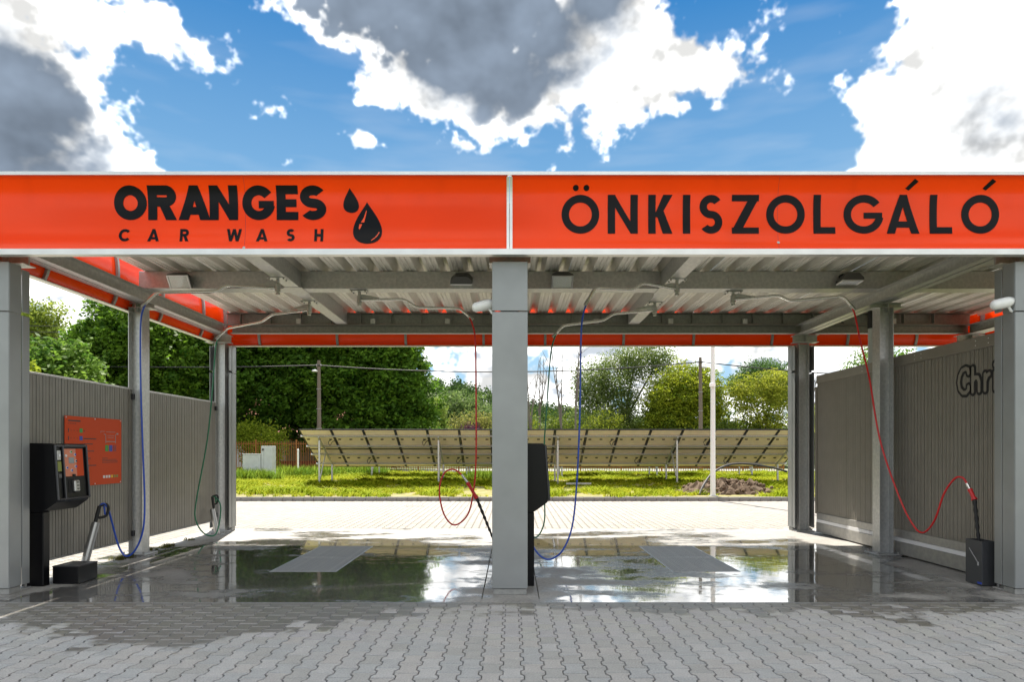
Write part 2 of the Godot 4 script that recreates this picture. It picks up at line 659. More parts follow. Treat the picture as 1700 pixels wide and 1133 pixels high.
func paver_mesh() -> ArrayMesh:
	var b := B.new()
	var hw := 0.0825 - 0.0022
	var ww := 0.060 - 0.0022
	var hl := 0.1 - 0.0060
	var p := [Vector2(-hw, -hl), Vector2(hw, -hl), Vector2(hw, -0.071), Vector2(ww, -0.043), Vector2(ww, 0.043), Vector2(hw, 0.071), Vector2(hw, hl), Vector2(-hw, hl), Vector2(-hw, 0.071), Vector2(-ww, 0.043), Vector2(-ww, -0.043), Vector2(-hw, -0.071)]
	var top := []
	for q: Vector2 in p:
		var k := q - Vector2(signf(q.x) * 0.004, signf(q.y) * (0.008 if absf(q.y) > 0.09 else 0.003))
		top.append(Vector3(k.x, 0, k.y))
	# top as three convex pieces
	b.face([top[0], top[1], top[2], top[11]], Vector3.UP)
	b.face([top[11], top[2], top[3], top[10]], Vector3.UP)
	b.face([top[10], top[3], top[4], top[9]], Vector3.UP)
	b.face([top[9], top[4], top[5], top[8]], Vector3.UP)
	b.face([top[8], top[5], top[6], top[7]], Vector3.UP)
	for i in 12:
		var k := (i + 1) % 12
		var a := Vector3(p[i].x, -0.007, p[i].y)
		var c := Vector3(p[k].x, -0.007, p[k].y)
		var o := Vector3(p[k].y - p[i].y, 0, -(p[k].x - p[i].x))
		b.face([top[i], top[k], c, a], o + Vector3.UP * 0.01)
		b.face([a, c, Vector3(c.x, -0.03, c.z), Vector3(a.x, -0.03, a.z)], o)
	return b.mesh()

func paver_spots(x0: float, x1: float, d0: float, d1: float) -> Array:
	var out := []
	var c0 := int(floor(x0 / 0.1425))
	var c1 := int(ceil(x1 / 0.1425))
	for c in range(c0, c1 + 1):
		var off := 0.1 if c % 2 else 0.0
		var k0 := int(ceil((d0 - off) / 0.2))
		var k1 := int(floor((d1 - off) / 0.2))
		for k in range(k0, k1 + 1):
			out.append(Vector3(c * 0.1425, 0, -(k * 0.2 + off)))
	return out

func multi(parent: Node, called: String, m: Mesh, material: Material, ts: Array, cs := []) -> MultiMeshInstance3D:
	var mm := MultiMesh.new()
	mm.transform_format = MultiMesh.TRANSFORM_3D
	mm.use_colors = cs.size() > 0
	mm.mesh = m
	mm.instance_count = ts.size()
	for i in ts.size():
		mm.set_instance_transform(i, ts[i])
	for i in cs.size():
		mm.set_instance_color(i, cs[i])
	var o := MultiMeshInstance3D.new()
	o.name = called
	o.multimesh = mm
	o.material_override = material
	parent.add_child(o, true)
	return o

func ground() -> void:
	# terrain out to the horizon
	var g := structure("ground")
	var b := B.new()
	b.face([Vector3(-900, -0.08, 700), Vector3(900, -0.08, 700), Vector3(900, -0.08, -20.25), Vector3(-900, -0.08, -20.25)], Vector3.UP)
	part(g, "yard_base", b, M.far_ground)
	b = B.new()
	b.face([Vector3(-900, 0.24, -36.0), Vector3(900, 0.24, -36.0), Vector3(900, 0.24, -1500), Vector3(-900, 0.24, -1500)], Vector3.UP)
	b.face([Vector3(-900, 0.10, -20.25), Vector3(-32, 0.10, -20.25), Vector3(-32, 0.24, -36.0), Vector3(-900, 0.24, -36.0)], Vector3.UP)
	b.face([Vector3(900, 0.10, -20.25), Vector3(32, 0.10, -20.25), Vector3(32, 0.24, -36.0), Vector3(900, 0.24, -36.0)], Vector3.UP)
	part(g, "far_field", b, M.far_ground)
	# lawn in front of the fence
	var lawn := structure("lawn")
	b = B.new()
	var nx := 96
	var nz := 36
	for j in nz:
		for i in nx:
			var q := []
			for e: Array in [[0, 0], [1, 0], [1, 1], [0, 1]]:
				var x: float = -32.0 + 64.0 * (i + e[0]) / nx
				var d: float = 20.27 + 16.6 * (j + e[1]) / nz
				q.append(Vector3(x, field_height(x, d), -d))
			b.face(q, Vector3.UP)
	part(lawn, "turf", b, M.field_soil)
	# bed under the paving
	var yard := structure("yard_paving")
	b = B.new()
	b.box(Vector3(0, -0.037, -10.05), Vector3(36, 0.05, 20.06))
	part(yard, "sand_bed", b, M.joint_sand)
	var pm := paver_mesh()
	var shades := []
	for k in 5:
		var m: StandardMaterial3D = M.paver.duplicate()
		m.resource_name = "paver_tone_%d" % k
		var t: float = [0.95, 0.98, 1.0, 1.02, 0.965][k]
		m.albedo_color = Color(t * 1.0, t * [1.0, 1.0, 0.99, 1.0, 1.01][k], t * [0.99, 1.0, 0.98, 1.0, 1.015][k])
		shades.append(m)
	var spots := paver_spots(-7.4, 7.4, 2.2, 6.82)
	var seen := []
	var rest := []
	for p: Vector3 in spots:
		var d := -p.z
		if d > 4.36 and d < 5.45 and absf(p.x) < d * 0.75 + 0.05:
			seen.append(p)
		else:
			rest.append(p)
	seen.sort_custom(func(a, c): return a.z > c.z)
	for k in range(300, seen.size()):
		rest.append(seen[k])
	for k in mini(300, seen.size()):
		var p: Vector3 = seen[k]
		var bs := Basis.from_euler(Vector3(rng.randf_range(-0.006, 0.006), rng.randf_range(-0.008, 0.008), rng.randf_range(-0.006, 0.006)))
		part(yard, "paver", pm, shades[rng.randi() % 5], at(p + Vector3(0, rng.randf_range(-0.0015, 0.0015), 0), bs))
	var ts := []
	var cs := []
	for p: Vector3 in rest:
		ts.append(at(p + Vector3(0, rng.randf_range(-0.0015, 0.0015), 0), Basis.from_euler(Vector3(rng.randf_range(-0.006, 0.006), rng.randf_range(-0.008, 0.008), rng.randf_range(-0.006, 0.006)))))
		var t := rng.randf_range(0.94, 1.03)
		cs.append(Color(t, t * rng.randf_range(0.98, 1.0), t * rng.randf_range(0.95, 1.02)))
	multi(yard, "paver_rows", pm, M.paver, ts, cs).set_meta("kind", "stuff")
	ts = []
	cs = []
	for p: Vector3 in paver_spots(-17.5, 17.5, 13.06, 20.0) + paver_spots(-12.0, -5.75, 6.7, 13.0) + paver_spots(-17.5, -7.5, 2.2, 6.7) + paver_spots(7.5, 17.5, 2.2, 6.7):
		ts.append(at(p + Vector3(0, rng.randf_range(-0.0015, 0.0015), 0)))
		var t := rng.randf_range(0.90, 1.06)
		cs.append(Color(t, t * rng.randf_range(0.98, 1.0), t * rng.randf_range(0.95, 1.0)))
	multi(yard, "sunlit_paver_rows", pm, M.paver_dry, ts, cs).set_meta("kind", "stuff")
	# small iron gully set in the sunlit paving
	var gl := thing("gully_grating", "small slotted iron drain cover set flush in the sunlit paving", "drain", Vector3(-2.66, 0, -18.5))
	pbox(gl, "frame", Vector3(-2.66, -0.005, -18.5), Vector3(0.52, 0.03, 0.5), M.galvanised_dark)
	for k in 9:
		pbox(gl, "slot", Vector3(-2.88 + k * 0.055, 0.009, -18.5), Vector3(0.028, 0.006, 0.40), M.gap_black, 0.0)
	# concrete slab of the two wash bays
	var slab := structure("wash_bay_floor")
	var z0 := -6.70
	var z1 := -13.02
	for s: Array in [[-5.72, -5.06], [-5.05, -0.31], [-0.30, 0.27], [0.28, 5.05], [5.06, 8.9]]:
		b = B.new()
		var cuts := [[s[0], s[1], z0, z1]]
		for g3: Array in [[-2.99, -2.16], [1.97, 2.82]]:
			if g3[0] > s[0] and g3[1] < s[1]:
				cuts = [[s[0], s[1], z0, -8.395], [s[0], s[1], -10.665, z1], [s[0], g3[0], -8.395, -10.665], [g3[1], s[1], -8.395, -10.665]]
		for q: Array in cuts:
			b.box(Vector3((q[0] + q[1]) / 2, -0.097, (q[2] + q[3]) / 2), Vector3(q[1] - q[0], 0.2, q[2] - q[3]), 0.004 if cuts.size() == 1 else 0.0)
		part(slab, "concrete_strip", b, M.slab_concrete)
	# gratings
	for s: Array in [[-2.99, -2.16, "steel drain grating in the wet floor of the bay with the grey wall", 0], [1.97, 2.82, "steel drain grating in the wet floor of the bay beside the container", 1]]:
		var cx: float = (s[0] + s[1]) / 2
		var gr := thing("drain_grating", s[2], "drain grating", Vector3(cx, 0.003, -9.53), "drain gratings of the wash bays")
		b = B.new()
		b.box(Vector3(cx, -0.17, -9.53), Vector3(s[1] - s[0] + 0.02, 0.04, 2.30))
		part(gr, "pit", b, M.gap_black)
		for k in 2:
			var zc := -8.965 - 1.13 * k
			var f := B.new()
			for e in [-1, 1]:
				f.box(Vector3(cx + e * ((s[1] - s[0]) / 2 - 0.010), -0.012, zc), Vector3(0.016, 0.036, 1.12), 0.002)
				f.box(Vector3(cx, -0.0115, zc + e * 0.55), Vector3(s[1] - s[0] - 0.04, 0.036, 0.016), 0.002)
			var pn := part(gr, "grating_frame", f, M.galvanised)
			var g2 := B.new()
			var nb := 26
			for q in nb:
				g2.box(Vector3(cx, -0.013, zc - 0.54 + 1.08 * (q + 0.5) / nb), Vector3(s[1] - s[0] - 0.04, 0.034, 0.006))
			for q in 24:
				g2.box(Vector3(s[0] + 0.03 + (s[1] - s[0] - 0.06) * q / 23.0, -0.006, zc), Vector3(0.005, 0.020, 1.08))
			part(pn, "bars", g2, M.galvanised).set_meta("kind", "stuff")
	# kerb between paving and lawn
	var kerb := structure("kerb")
	var km := boxm(Vector3(0.30, 0.30, 0.14), 0.012)
	for k in 108:
		part(kerb, "kerb_stone", km, M.kerb_concrete, at(Vector3(-16.4 + k * 0.306, -0.035 + rng.randf_range(-0.004, 0.004), -20.18)))
	# wet grit and weeds in the channel under the grey wall
	var weeds := MultiMesh.new()
	ts = []
	cs = []
	for k in 520:
		var d := rng.randf_range(8.2, 11.4)
		var x := -5.36 + rng.randfn(0.0, 0.045)
		if noise(81, 1.3, 2).get_noise_2d(d * 2.0, 0) < 0.0:
			continue
		ts.append(at(Vector3(x, 0.004, -d), Basis(Vector3.UP, rng.randf() * TAU).scaled(Vector3.ONE * rng.randf_range(0.12, 0.34))))
		cs.append(Color(0.10, 0.13, 0.02).lerp(Color(0.16, 0.13, 0.05), rng.randf()))
	var wd := multi(self, "weeds", tuft_mesh(3, 14), M.grass_blade, ts, cs)
	wd.set_meta("kind", "stuff")
	wd.set_meta("label", "low green weeds in the floor channel under the grey splash wall")
	wd.set_meta("category", "weeds")

func tuft_mesh(sd: int, blades: int) -> ArrayMesh:
	var r := RandomNumberGenerator.new()
	r.seed = sd
	var b := B.new()
	for k in blades:
		var a := r.randf() * TAU
		var p := Vector3(cos(a), 0, sin(a)) * r.randf() * 0.16
		var h := r.randf_range(0.10, 0.24)
		var lean := Vector3(r.randfn(0, 0.35), 0, r.randfn(0, 0.35)) * h
		var side := Vector3(cos(a + 1.3), 0, sin(a + 1.3)) * r.randf_range(0.006, 0.012)
		var mid := p + lean * 0.4 + Vector3.UP * h * 0.6
		b.face([p - side, p + side, mid + side * 0.8, mid - side * 0.8], Vector3(side.z, 0.4, -side.x))
		b.face([mid - side * 0.8, mid + side * 0.8, p + lean + Vector3.UP * h], Vector3(side.z, 0.4, -side.x))
	for i in b.n.size():
		b.n[i] = (b.n[i] * 0.35 + Vector3.UP).normalized()
	return b.mesh()

# ---------------------------------------------------------------- canopy
const YB := 3.478
const YT := 4.315
const ZF := 6.90
const ZR := 13.05
const XL := -5.52
const XR := 9.0

func inset(t: float) -> float:
	return 0.085 * (1.0 - pow(absf(2.0 * t - 1.0), 3.0))

# how far the sheet leans outward or inward at t
func lean(t: float) -> float:
	var u := 2.0 * t - 1.0
	return -0.085 * 6.0 * u * absf(u) / (YT - YB)

func fascia_sheet(a: Vector3, c: Vector3, o: Vector3) -> B:
	var b := B.new()
	var k := 20
	var y0 := YB + 0.03
	var y1 := YT - 0.02
	var along := (c - a).normalized()
	for i in k + 1:
		var y := lerpf(y0, y1, float(i) / k)
		var t := (y - YB) / (YT - YB)
		var slope := lean(t)  # d inset / dy
		var nn := (o + Vector3.UP * slope).normalized()
		for e: Vector3 in [a, c]:
			b.v.append(Vector3(e.x, y, e.z) - o * inset(t))
			b.n.append(nn)
	for i in k:
		var q := i * 2
		if along.cross(Vector3.UP).dot(o) > 0.0:
			b.ix.append_array([q, q + 2, q + 1, q + 1, q + 2, q + 3])
		else:
			b.ix.append_array([q, q + 1, q + 2, q + 1, q + 3, q + 2])
	return b

func fascia_run(cp: Node, a: Vector3, c: Vector3, o: Vector3, ribs: Array) -> void:
	var along := (c - a).normalized()
	var len := a.distance_to(c)
	var t := Transform3D(Basis(-o, Vector3.UP, along if (-o).cross(Vector3.UP).dot(along) > 0.0 else -along), a)
	var sg := 1.0 if t.basis.z.dot(along) > 0.0 else -1.0
	for e: Array in [["bottom_trim", PackedVector2Array([Vector2(-0.012, YB), Vector2(0.075, YB), Vector2(0.075, YB + 0.012), Vector2(0.012, YB + 0.016), Vector2(0.012, YB + 0.058), Vector2(-0.012, YB + 0.058)])], ["top_trim", PackedVector2Array([Vector2(-0.016, YT - 0.034), Vector2(0.005, YT - 0.034), Vector2(0.005, YT - 0.012), Vector2(0.07, YT - 0.012), Vector2(0.07, YT), Vector2(-0.016, YT)])]]:
		var b := B.new()
		b.prism(e[1], minf(0.0, sg * len), maxf(0.0, sg * len), t)
		part(cp, e[0], b, M.aluminium)
	for s: float in ribs:
		var b := B.new()
		var prev := []
		for i in 13:
			var q := i / 12.0
			var y := lerpf(YB + 0.02, YT - 0.02, q)
			var p := a + along * s - o * (inset((y - YB) / (YT - YB)) + 0.006) + Vector3.UP * (y - a.y)
			var r := [p - along * 0.022, p + along * 0.022, p + along * 0.022 - o * 0.035, p - along * 0.022 - o * 0.035]
			if i:
				for k in 4:
					var m := (k + 1) % 4
					var od: Vector3 = [o, along, -o, -along][k]
					b.face([prev[k], prev[m], r[m], r[k]], od)
			prev = r
		part(cp, "fascia_rib", b, M.galvanised_dark)

func letters_on_fascia(host: Node, called: String, polys: Array, material: Material, lift := 0.004) -> void:
	# polys: outlines in the flat of the sign (x, y); cut into level strips that follow the bowed sheet
	var lo := 1e9
	var hi := -1e9
	for p: PackedVector2Array in polys:
		for q in p:
			lo = minf(lo, q.y)
			hi = maxf(hi, q.y)
	var b := B.new()
	var k := maxi(1, int(ceil((hi - lo) / 0.022)))
	for i in k:
		var y0 := lerpf(lo, hi, float(i) / k)
		var y1 := lerpf(lo, hi, float(i + 1) / k)
		var strip := PackedVector2Array([Vector2(-50, y0), Vector2(50, y0), Vector2(50, y1), Vector2(-50, y1)])
		var pieces: Array = []
		for p: PackedVector2Array in polys:
			for q: PackedVector2Array in Geometry2D.intersect_polygons(p, strip):
				var cur := q
				var again := true
				while again:
					again = false
					for m in pieces.size():
						var u := Geometry2D.merge_polygons(cur, pieces[m])
						if u.size() == 1:
							cur = u[0]
							pieces.remove_at(m)
							again = true
							break
				pieces.append(cur)
		for q: PackedVector2Array in pieces:
			var tr := Geometry2D.triangulate_polygon(q)
			for m in range(0, tr.size(), 3):
				var f := []
				var no := []
				for e in 3:
					var w := q[tr[m + e]]
					var t := (w.y - YB) / (YT - YB)
					var slope := lean(t)
					var nn := Vector3(0, slope, 1).normalized()
					f.append(Vector3(w.x, w.y, -ZF - inset(t)) + nn * lift)
					no.append(nn)
				var st := b.v.size()
				b.face(f, Vector3(0, 0, 1))
				for e in 3:
					var t := (b.v[st + e].y - YB) / (YT - YB)
					b.n[st + e] = Vector3(0, lean(t), 1).normalized()
	part(host, called, b, material)

func seg(a: Vector2, c: Vector2, w: float) -> PackedVector2Array:
	var d := (c - a).normalized().orthogonal() * w * 0.5
	return PackedVector2Array([a + d, c + d, c - d, a - d])

func arc(c: Vector2, rx: float, ry: float, a0: float, a1: float, w: float, k := 22) -> PackedVector2Array:
	var o := PackedVector2Array()
	var inn := PackedVector2Array()
	for i in k + 1:
		var a := deg_to_rad(lerpf(a0, a1, float(i) / k))
		var d := Vector2(cos(a), sin(a))
		o.append(c + Vector2(d.x * rx, d.y * ry))
		inn.append(c + Vector2(d.x * (rx - w), d.y * (ry - w)))
	inn.reverse()
	o.append_array(inn)
	return o

# strokes of a capital in a box w x h, stroke t; y up
func capital(ch: String, w: float, h: float, t: float) -> Array:
	var q := t * 0.5
	var out := []
	match ch:
		"O":
			out = [arc(Vector2(w / 2, h / 2), w / 2, h / 2, -1, 181, t), arc(Vector2(w / 2, h / 2), w / 2, h / 2, 179, 361, t)]
		"C":
			out = [arc(Vector2(w * 0.56, h / 2), w * 0.56, h / 2, 42, 318, t, 30)]
		"G":
			out = [arc(Vector2(w * 0.52, h / 2), w * 0.52, h / 2, 38, 350, t, 30), PackedVector2Array([Vector2(w * 0.52, h * 0.5 - t * 0.55), Vector2(w, h * 0.5 - t * 0.55), Vector2(w, h * 0.5 + t * 0.25), Vector2(w * 0.52, h * 0.5 + t * 0.25)])]
		"S":
			var r := h * 0.25 + q * 0.5
			out = [arc(Vector2(w * 0.5, h - r), w * 0.5, r, 35, 270, t), arc(Vector2(w * 0.5, r), w * 0.5, r, -145, 90, t)]
		"R":
			var r := h * 0.30
			out = [seg(Vector2(q, 0), Vector2(q, h), t), PackedVector2Array([Vector2(q, h), Vector2(w - r, h), Vector2(w - r, h - t), Vector2(q, h - t)]), arc(Vector2(w * 0.98 - r, h - r), r, r, -91, 91, t), PackedVector2Array([Vector2(q, h - 2 * r + t), Vector2(w - r, h - 2 * r + t), Vector2(w - r, h - 2 * r), Vector2(q, h - 2 * r)]), PackedVector2Array([Vector2(w * 0.34, h - 2 * r + t * 0.5), Vector2(w * 0.34 + t * 1.05, h - 2 * r + t * 0.5), Vector2(w, 0), Vector2(w - t * 1.2, 0)])]
		"A":
			out = [PackedVector2Array([Vector2(0, 0), Vector2(t * 1.12, 0), Vector2(w / 2 + t * 0.48, h), Vector2(w / 2 - t * 0.48, h)]), PackedVector2Array([Vector2(w - t * 1.12, 0), Vector2(w, 0), Vector2(w / 2 + t * 0.48, h), Vector2(w / 2 - t * 0.48, h)]), PackedVector2Array([Vector2(w * 0.22, h * 0.16), Vector2(w * 0.78, h * 0.16), Vector2(w * 0.72, h * 0.16 + t * 0.85), Vector2(w * 0.28, h * 0.16 + t * 0.85)])]
		"N":
			out = [seg(Vector2(q, 0), Vector2(q, h), t), seg(Vector2(w - q, 0), Vector2(w - q, h), t), PackedVector2Array([Vector2(0, h), Vector2(t * 0.95, h), Vector2(w, 0), Vector2(w - t * 0.95, 0)])]
		"E":
			out = [seg(Vector2(q, 0), Vector2(q, h), t), PackedVector2Array([Vector2(q, h), Vector2(w, h), Vector2(w, h - t * 0.9), Vector2(q, h - t * 0.9)]), PackedVector2Array([Vector2(q, t * 0.9), Vector2(w, t * 0.9), Vector2(w, 0), Vector2(q, 0)]), PackedVector2Array([Vector2(q, h / 2 + t * 0.42), Vector2(w * 0.92, h / 2 + t * 0.42), Vector2(w * 0.92, h / 2 - t * 0.42), Vector2(q, h / 2 - t * 0.42)])]
		"H":
			out = [seg(Vector2(q, 0), Vector2(q, h), t), seg(Vector2(w - q, 0), Vector2(w - q, h), t), seg(Vector2(q, h / 2), Vector2(w - q, h / 2), t)]
		"I":
			out = [seg(Vector2(w / 2, 0), Vector2(w / 2, h), t)]
		"L":
			out = [seg(Vector2(q, 0), Vector2(q, h), t), seg(Vector2(q, t * 0.45), Vector2(w, t * 0.45), t * 0.9)]
		"Z":
			out = [PackedVector2Array([Vector2(0, h), Vector2(w, h), Vector2(w, h - t * 0.85), Vector2(0, h - t * 0.85)]), PackedVector2Array([Vector2(0, 0), Vector2(w, 0), Vector2(w, t * 0.85), Vector2(0, t * 0.85)]), PackedVector2Array([Vector2(0, t * 0.4), Vector2(t * 1.3, t * 0.4), Vector2(w, h - t * 0.4), Vector2(w - t * 1.3, h - t * 0.4)])]
		"K":
			out = [seg(Vector2(q, 0), Vector2(q, h), t), PackedVector2Array([Vector2(t * 0.8, h * 0.46), Vector2(w - t * 1.25, h), Vector2(w, h), Vector2(t * 1.5, h * 0.40)]), PackedVector2Array([Vector2(t * 1.1, h * 0.52), Vector2(t * 1.9, h * 0.68), Vector2(w, 0), Vector2(w - t * 1.3, 0)])]
		"W":
			var k := t * 1.0
			out = [PackedVector2Array([Vector2(0, h), Vector2(k, h), Vector2(w * 0.30 + k * 0.4, 0), Vector2(w * 0.30 - k * 0.6, 0)]), PackedVector2Array([Vector2(w / 2 - k * 0.5, h), Vector2(w / 2 + k * 0.5, h), Vector2(w * 0.30 + k * 0.4, 0), Vector2(w * 0.30 - k * 0.6, 0)]), PackedVector2Array([Vector2(w / 2 - k * 0.5, h), Vector2(w / 2 + k * 0.5, h), Vector2(w * 0.70 + k * 0.6, 0), Vector2(w * 0.70 - k * 0.4, 0)]), PackedVector2Array([Vector2(w - k, h), Vector2(w, h), Vector2(w * 0.70 + k * 0.6, 0), Vector2(w * 0.70 - k * 0.4, 0)])]
	return out

func moved(polys: Array, by: Vector2) -> Array:
	var out := []
	for p: PackedVector2Array in polys:
		var r := PackedVector2Array()
		for q in p:
			r.append(q + by)
		out.append(r)
	return out

func drop(tip: Vector2, bottom: float, r: float, lean := 0.0) -> PackedVector2Array:
	var o := PackedVector2Array()
	for i in 44:
		var t := TAU * i / 44.0
		var x := r / 0.7 * sin(t) * pow(absf(sin(t / 2)), 1.35)
		var k := (1.0 - cos(t)) * 0.5
		o.append(Vector2(tip.x + x + lean * k, lerpf(tip.y, bottom, k)))
	return o

func hsection(c: Vector3, w: float, y0: float, y1: float) -> B:
	var b := B.new()
	var h := y1 - y0
	var y := (y0 + y1) / 2
	for e in [-1, 1]:
		b.box(Vector3(c.x + e * (w / 2 - 0.006), y, c.z), Vector3(0.012, h, w), 0.002)
	b.box(Vector3(c.x, y, c.z), Vector3(w - 0.026, h, 0.009))
	return b

func channel(x0: float, y0: float, x1: float, y1: float, th: float, open: int) -> PackedVector2Array:
	# open: +1 the mouth looks to +x, -1 to -x
	if open > 0:
		return PackedVector2Array([Vector2(x0, y0), Vector2(x1, y0), Vector2(x1, y0 + th), Vector2(x0 + th, y0 + th), Vector2(x0 + th, y1 - th), Vector2(x1, y1 - th), Vector2(x1, y1), Vector2(x0, y1)])
	return PackedVector2Array([Vector2(x1, y0), Vector2(x0, y0), Vector2(x0, y0 + th), Vector2(x1 - th, y0 + th), Vector2(x1 - th, y1 - th), Vector2(x0, y1 - th), Vector2(x0, y1), Vector2(x1, y1)])

func base_plate(col: Node, x: float, z: float, s := 0.34) -> void:
	pbox(col, "base_plate", Vector3(x, 0.014, z), Vector3(s, 0.02, s), M.galvanised, 0.003)
	for e: Array in [[-1, -1], [1, -1], [-1, 1], [1, 1]]:
		var b := B.new()
		b.ring([Vector3(x + e[0] * (s / 2 - 0.04), 0.02, z + e[1] * (s / 2 - 0.04)), Vector3(x + e[0] * (s / 2 - 0.04), 0.055, z + e[1] * (s / 2 - 0.04))], 6, [0.014], true)
		part(col, "bolt", b, M.galvanised_dark)

func canopy() -> void:
	var cp := thing("car_wash_canopy", "open steel canopy with orange signboard fascia over two self-service wash bays", "canopy", Vector3(0, 0, -10))
	# --- columns in three rows
	var xf := Transform3D(Basis(Vector3.RIGHT, Vector3.UP, Vector3.BACK), Vector3.ZERO)
	for x: float in [-5.38, -0.022, 5.38]:
		for row in 2:
			var zc := -7.24 if row == 0 else -12.68
			var sg := 1.0 if row == 0 else -1.0   # the clad side looks out of the building
			var col := part(cp, "column", hsection(Vector3(x, 0, zc - sg * 0.01), 0.19, 0.024, 3.47), M.galvanised)
			base_plate(col, x, zc - sg * 0.01, 0.33)
			var w := 0.367
			var zo := zc + sg * 0.185
			for k in 2:
				var y0: float = [0.07, 2.942][k]
				var y1: float = [2.932, 3.452][k]
				var b := B.new()
				b.box(Vector3(x, (y0 + y1) / 2, zo), Vector3(w, y1 - y0, 0.008), 0.003)
				for e in [-1, 1]:
					b.box(Vector3(x + e * (w / 2 - 0.004), (y0 + y1) / 2, zo - sg * 0.095), Vector3(0.008, y1 - y0, 0.174), 0.003)
				part(col, "cladding_panel", b, M.cladding)
				for e in [-1, 1]:
					pbox(col, "side_cover", Vector3(x + e * (w / 2 - 0.008), (y0 + y1) / 2, zo - sg * 0.252), Vector3(0.012, y1 - y0 - (0.06 if k else 0.0), 0.11), M.cladding)
			pbox(col, "plinth", Vector3(x, 0.034, zo - sg * 0.10), Vector3(w - 0.02, 0.06, 0.17), M.galvanised_dark)
	for x: float in [-5.38, -0.022, 5.35]:
		var col := part(cp, "column", hsection(Vector3(x, 0, -9.85), 0.20, 0.024, 3.54), M.galvanised)
		base_plate(col, x, -9.85, 0.36)
	# --- heads: short channels across the column tops
	for x: float in [-5.38, -0.022, 5.38, 8.4]:
		for z: float in [-7.30, -9.85, -12.55]:
			if x > 6.0 and z > -10.0:
				continue
			var b := B.new()
			for e in [-1, 1]:
				b.prism(channel(-0.05, 3.475 if z != -9.85 else 3.54, 0.05, 3.612, 0.008, e), -0.22, 0.22, Transform3D(Basis(Vector3.FORWARD, Vector3.UP, Vector3.RIGHT), Vector3(x, 0, z + e * -0.053)))
			b.box(Vector3(x, 3.545, z), Vector3(0.012, 0.12, 0.2))
			part(cp, "column_head", b, M.galvanised)
	# --- lengthwise edge beams, two channels back to back
	for x: float in [-5.30, -0.022, 5.30, 8.4]:
		for e in [-1, 1]:
			var b := B.new()
			b.prism(channel(x + e * 0.062 - 0.05, 3.615, x + e * 0.062 + 0.05, 3.787, 0.009, e), -12.50, -7.12, xf)
			part(cp, "edge_beam", b, M.galvanised)
	# --- middle cross beam, lengthwise bay beams
	var b1 := B.new()
	b1.box(Vector3(1.6, 3.913, -9.79), Vector3(13.76, 0.246, 0.26), 0.006)
	part(cp, "cross_beam", b1, M.galvanised)
	for x: float in [-3.08, 2.20]:
		for s: Array in [[-7.3, -9.655], [-9.925, -12.36]]:
			var b := B.new()
			b.box(Vector3(x, 3.908, (s[0] + s[1]) / 2), Vector3(0.20, 0.244, absf(s[0] - s[1]) - 0.004), 0.006)
			part(cp, "bay_beam", b, M.galvanised)
		pbox(cp, "splice_plate", Vector3(x, 3.784, -9.79), Vector3(0.26, 0.008, 0.46), M.galvanised)
	for x: float in [-1.75, 1.2, 3.18]:
		pbox(cp, "flange_plate", Vector3(x, 3.90, -9.655), Vector3(0.24, 0.11, 0.008), M.galvanised)
	# --- eaves beams front and rear
	for z: float in [-7.20, -12.62]:
		var b := B.new()
		b.prism(channel(-0.07, 3.82, 0.07, 4.03, 0.009, 1), -5.28, 8.5, Transform3D(Basis(Vector3.BACK, Vector3.UP, Vector3.LEFT), Vector3(3.22, 0, z)))
		part(cp, "eaves_beam", b, M.galvanised_dark)
		b = B.new()
		b.prism(channel(-0.06, 3.64, 0.06, 3.80, 0.009, 1), -5.15, 8.4, Transform3D(Basis(Vector3.BACK, Vector3.UP, Vector3.LEFT), Vector3(3.25, 0, z + 0.09)))
		part(cp, "lower_eaves_channel", b, M.galvanised_dark)
	for k in 24:
		pbox(cp, "web_stiffener", Vector3(-5.0 + k * 0.555, 3.925, -12.60), Vector3(0.010, 0.185, 0.09), M.galvanised_dark, 0.001)
	for k in 9:
		pbox(cp, "fixing_bracket", Vector3(-3.9 + k * 1.36, 3.86, -12.50), Vector3(0.09, 0.10, 0.05), M.galvanised, 0.004)
	# --- trapezoidal roof sheets
	var one := [Vector2(0, 0), Vector2(0.045, 0), Vector2(0.053, 0.010), Vector2(0.070, 0.010), Vector2(0.078, 0), Vector2(0.108, 0), Vector2(0.116, 0.010), Vector2(0.133, 0.010), Vector2(0.141, 0), Vector2(0.186, 0), Vector2(0.236, 0.125), Vector2(0.284, 0.125), Vector2(0.33333, 0)]
	var prof := []
	for k in 3:
		for q: Vector2 in one:
			if k and q.x == 0:
				continue
			prof.append(q + Vector2(k * 0.33333, 0))
	for k in 14:
		var b := B.new()
		var up := k % 2 * 0.0015
		b.sheet(prof, -12.90, -7.02, Transform3D(Basis(), Vector3(-5.20 + k, 4.038 + up, 0)), Vector3.DOWN)
		part(cp, "roof_sheet", b, M.roof_sheet)
	# --- fascia
	var f := Vector3(0, 0, 1)
	var ends := [[XL, -0.045], [-0.005, 5.52], [5.56, XR]]
	var panels := []
	for e: Array in ends:
		panels.append(part(cp, "front_fascia_panel", fascia_sheet(Vector3(e[0], 0, -ZF), Vector3(e[1], 0, -ZF), f), M.fascia_orange))
	fascia_run(cp, Vector3(XL, 0, -ZF), Vector3(XR, 0, -ZF), f, [0.6, 2.0, 3.4, 4.8, 6.2, 7.6, 9.0, 10.4, 11.8, 13.2])
	for x: float in [-0.025, 5.54]:
		for e in [-1, 1]:
			var b := B.new()
			for i in 16:
				var y := lerpf(YB + 0.06, YT - 0.04, (i + 0.5) / 16.0)
				var t := (y - YB) / (YT - YB)
				var ang := atan(lean(t))
				b.box(Vector3(x + e * 0.016, y, -ZF - inset(t) + 0.006), Vector3(0.027, 0.050, 0.016), 0.0, Basis(Vector3.RIGHT, -ang))
			part(cp, "joint_strip", b, M.aluminium)
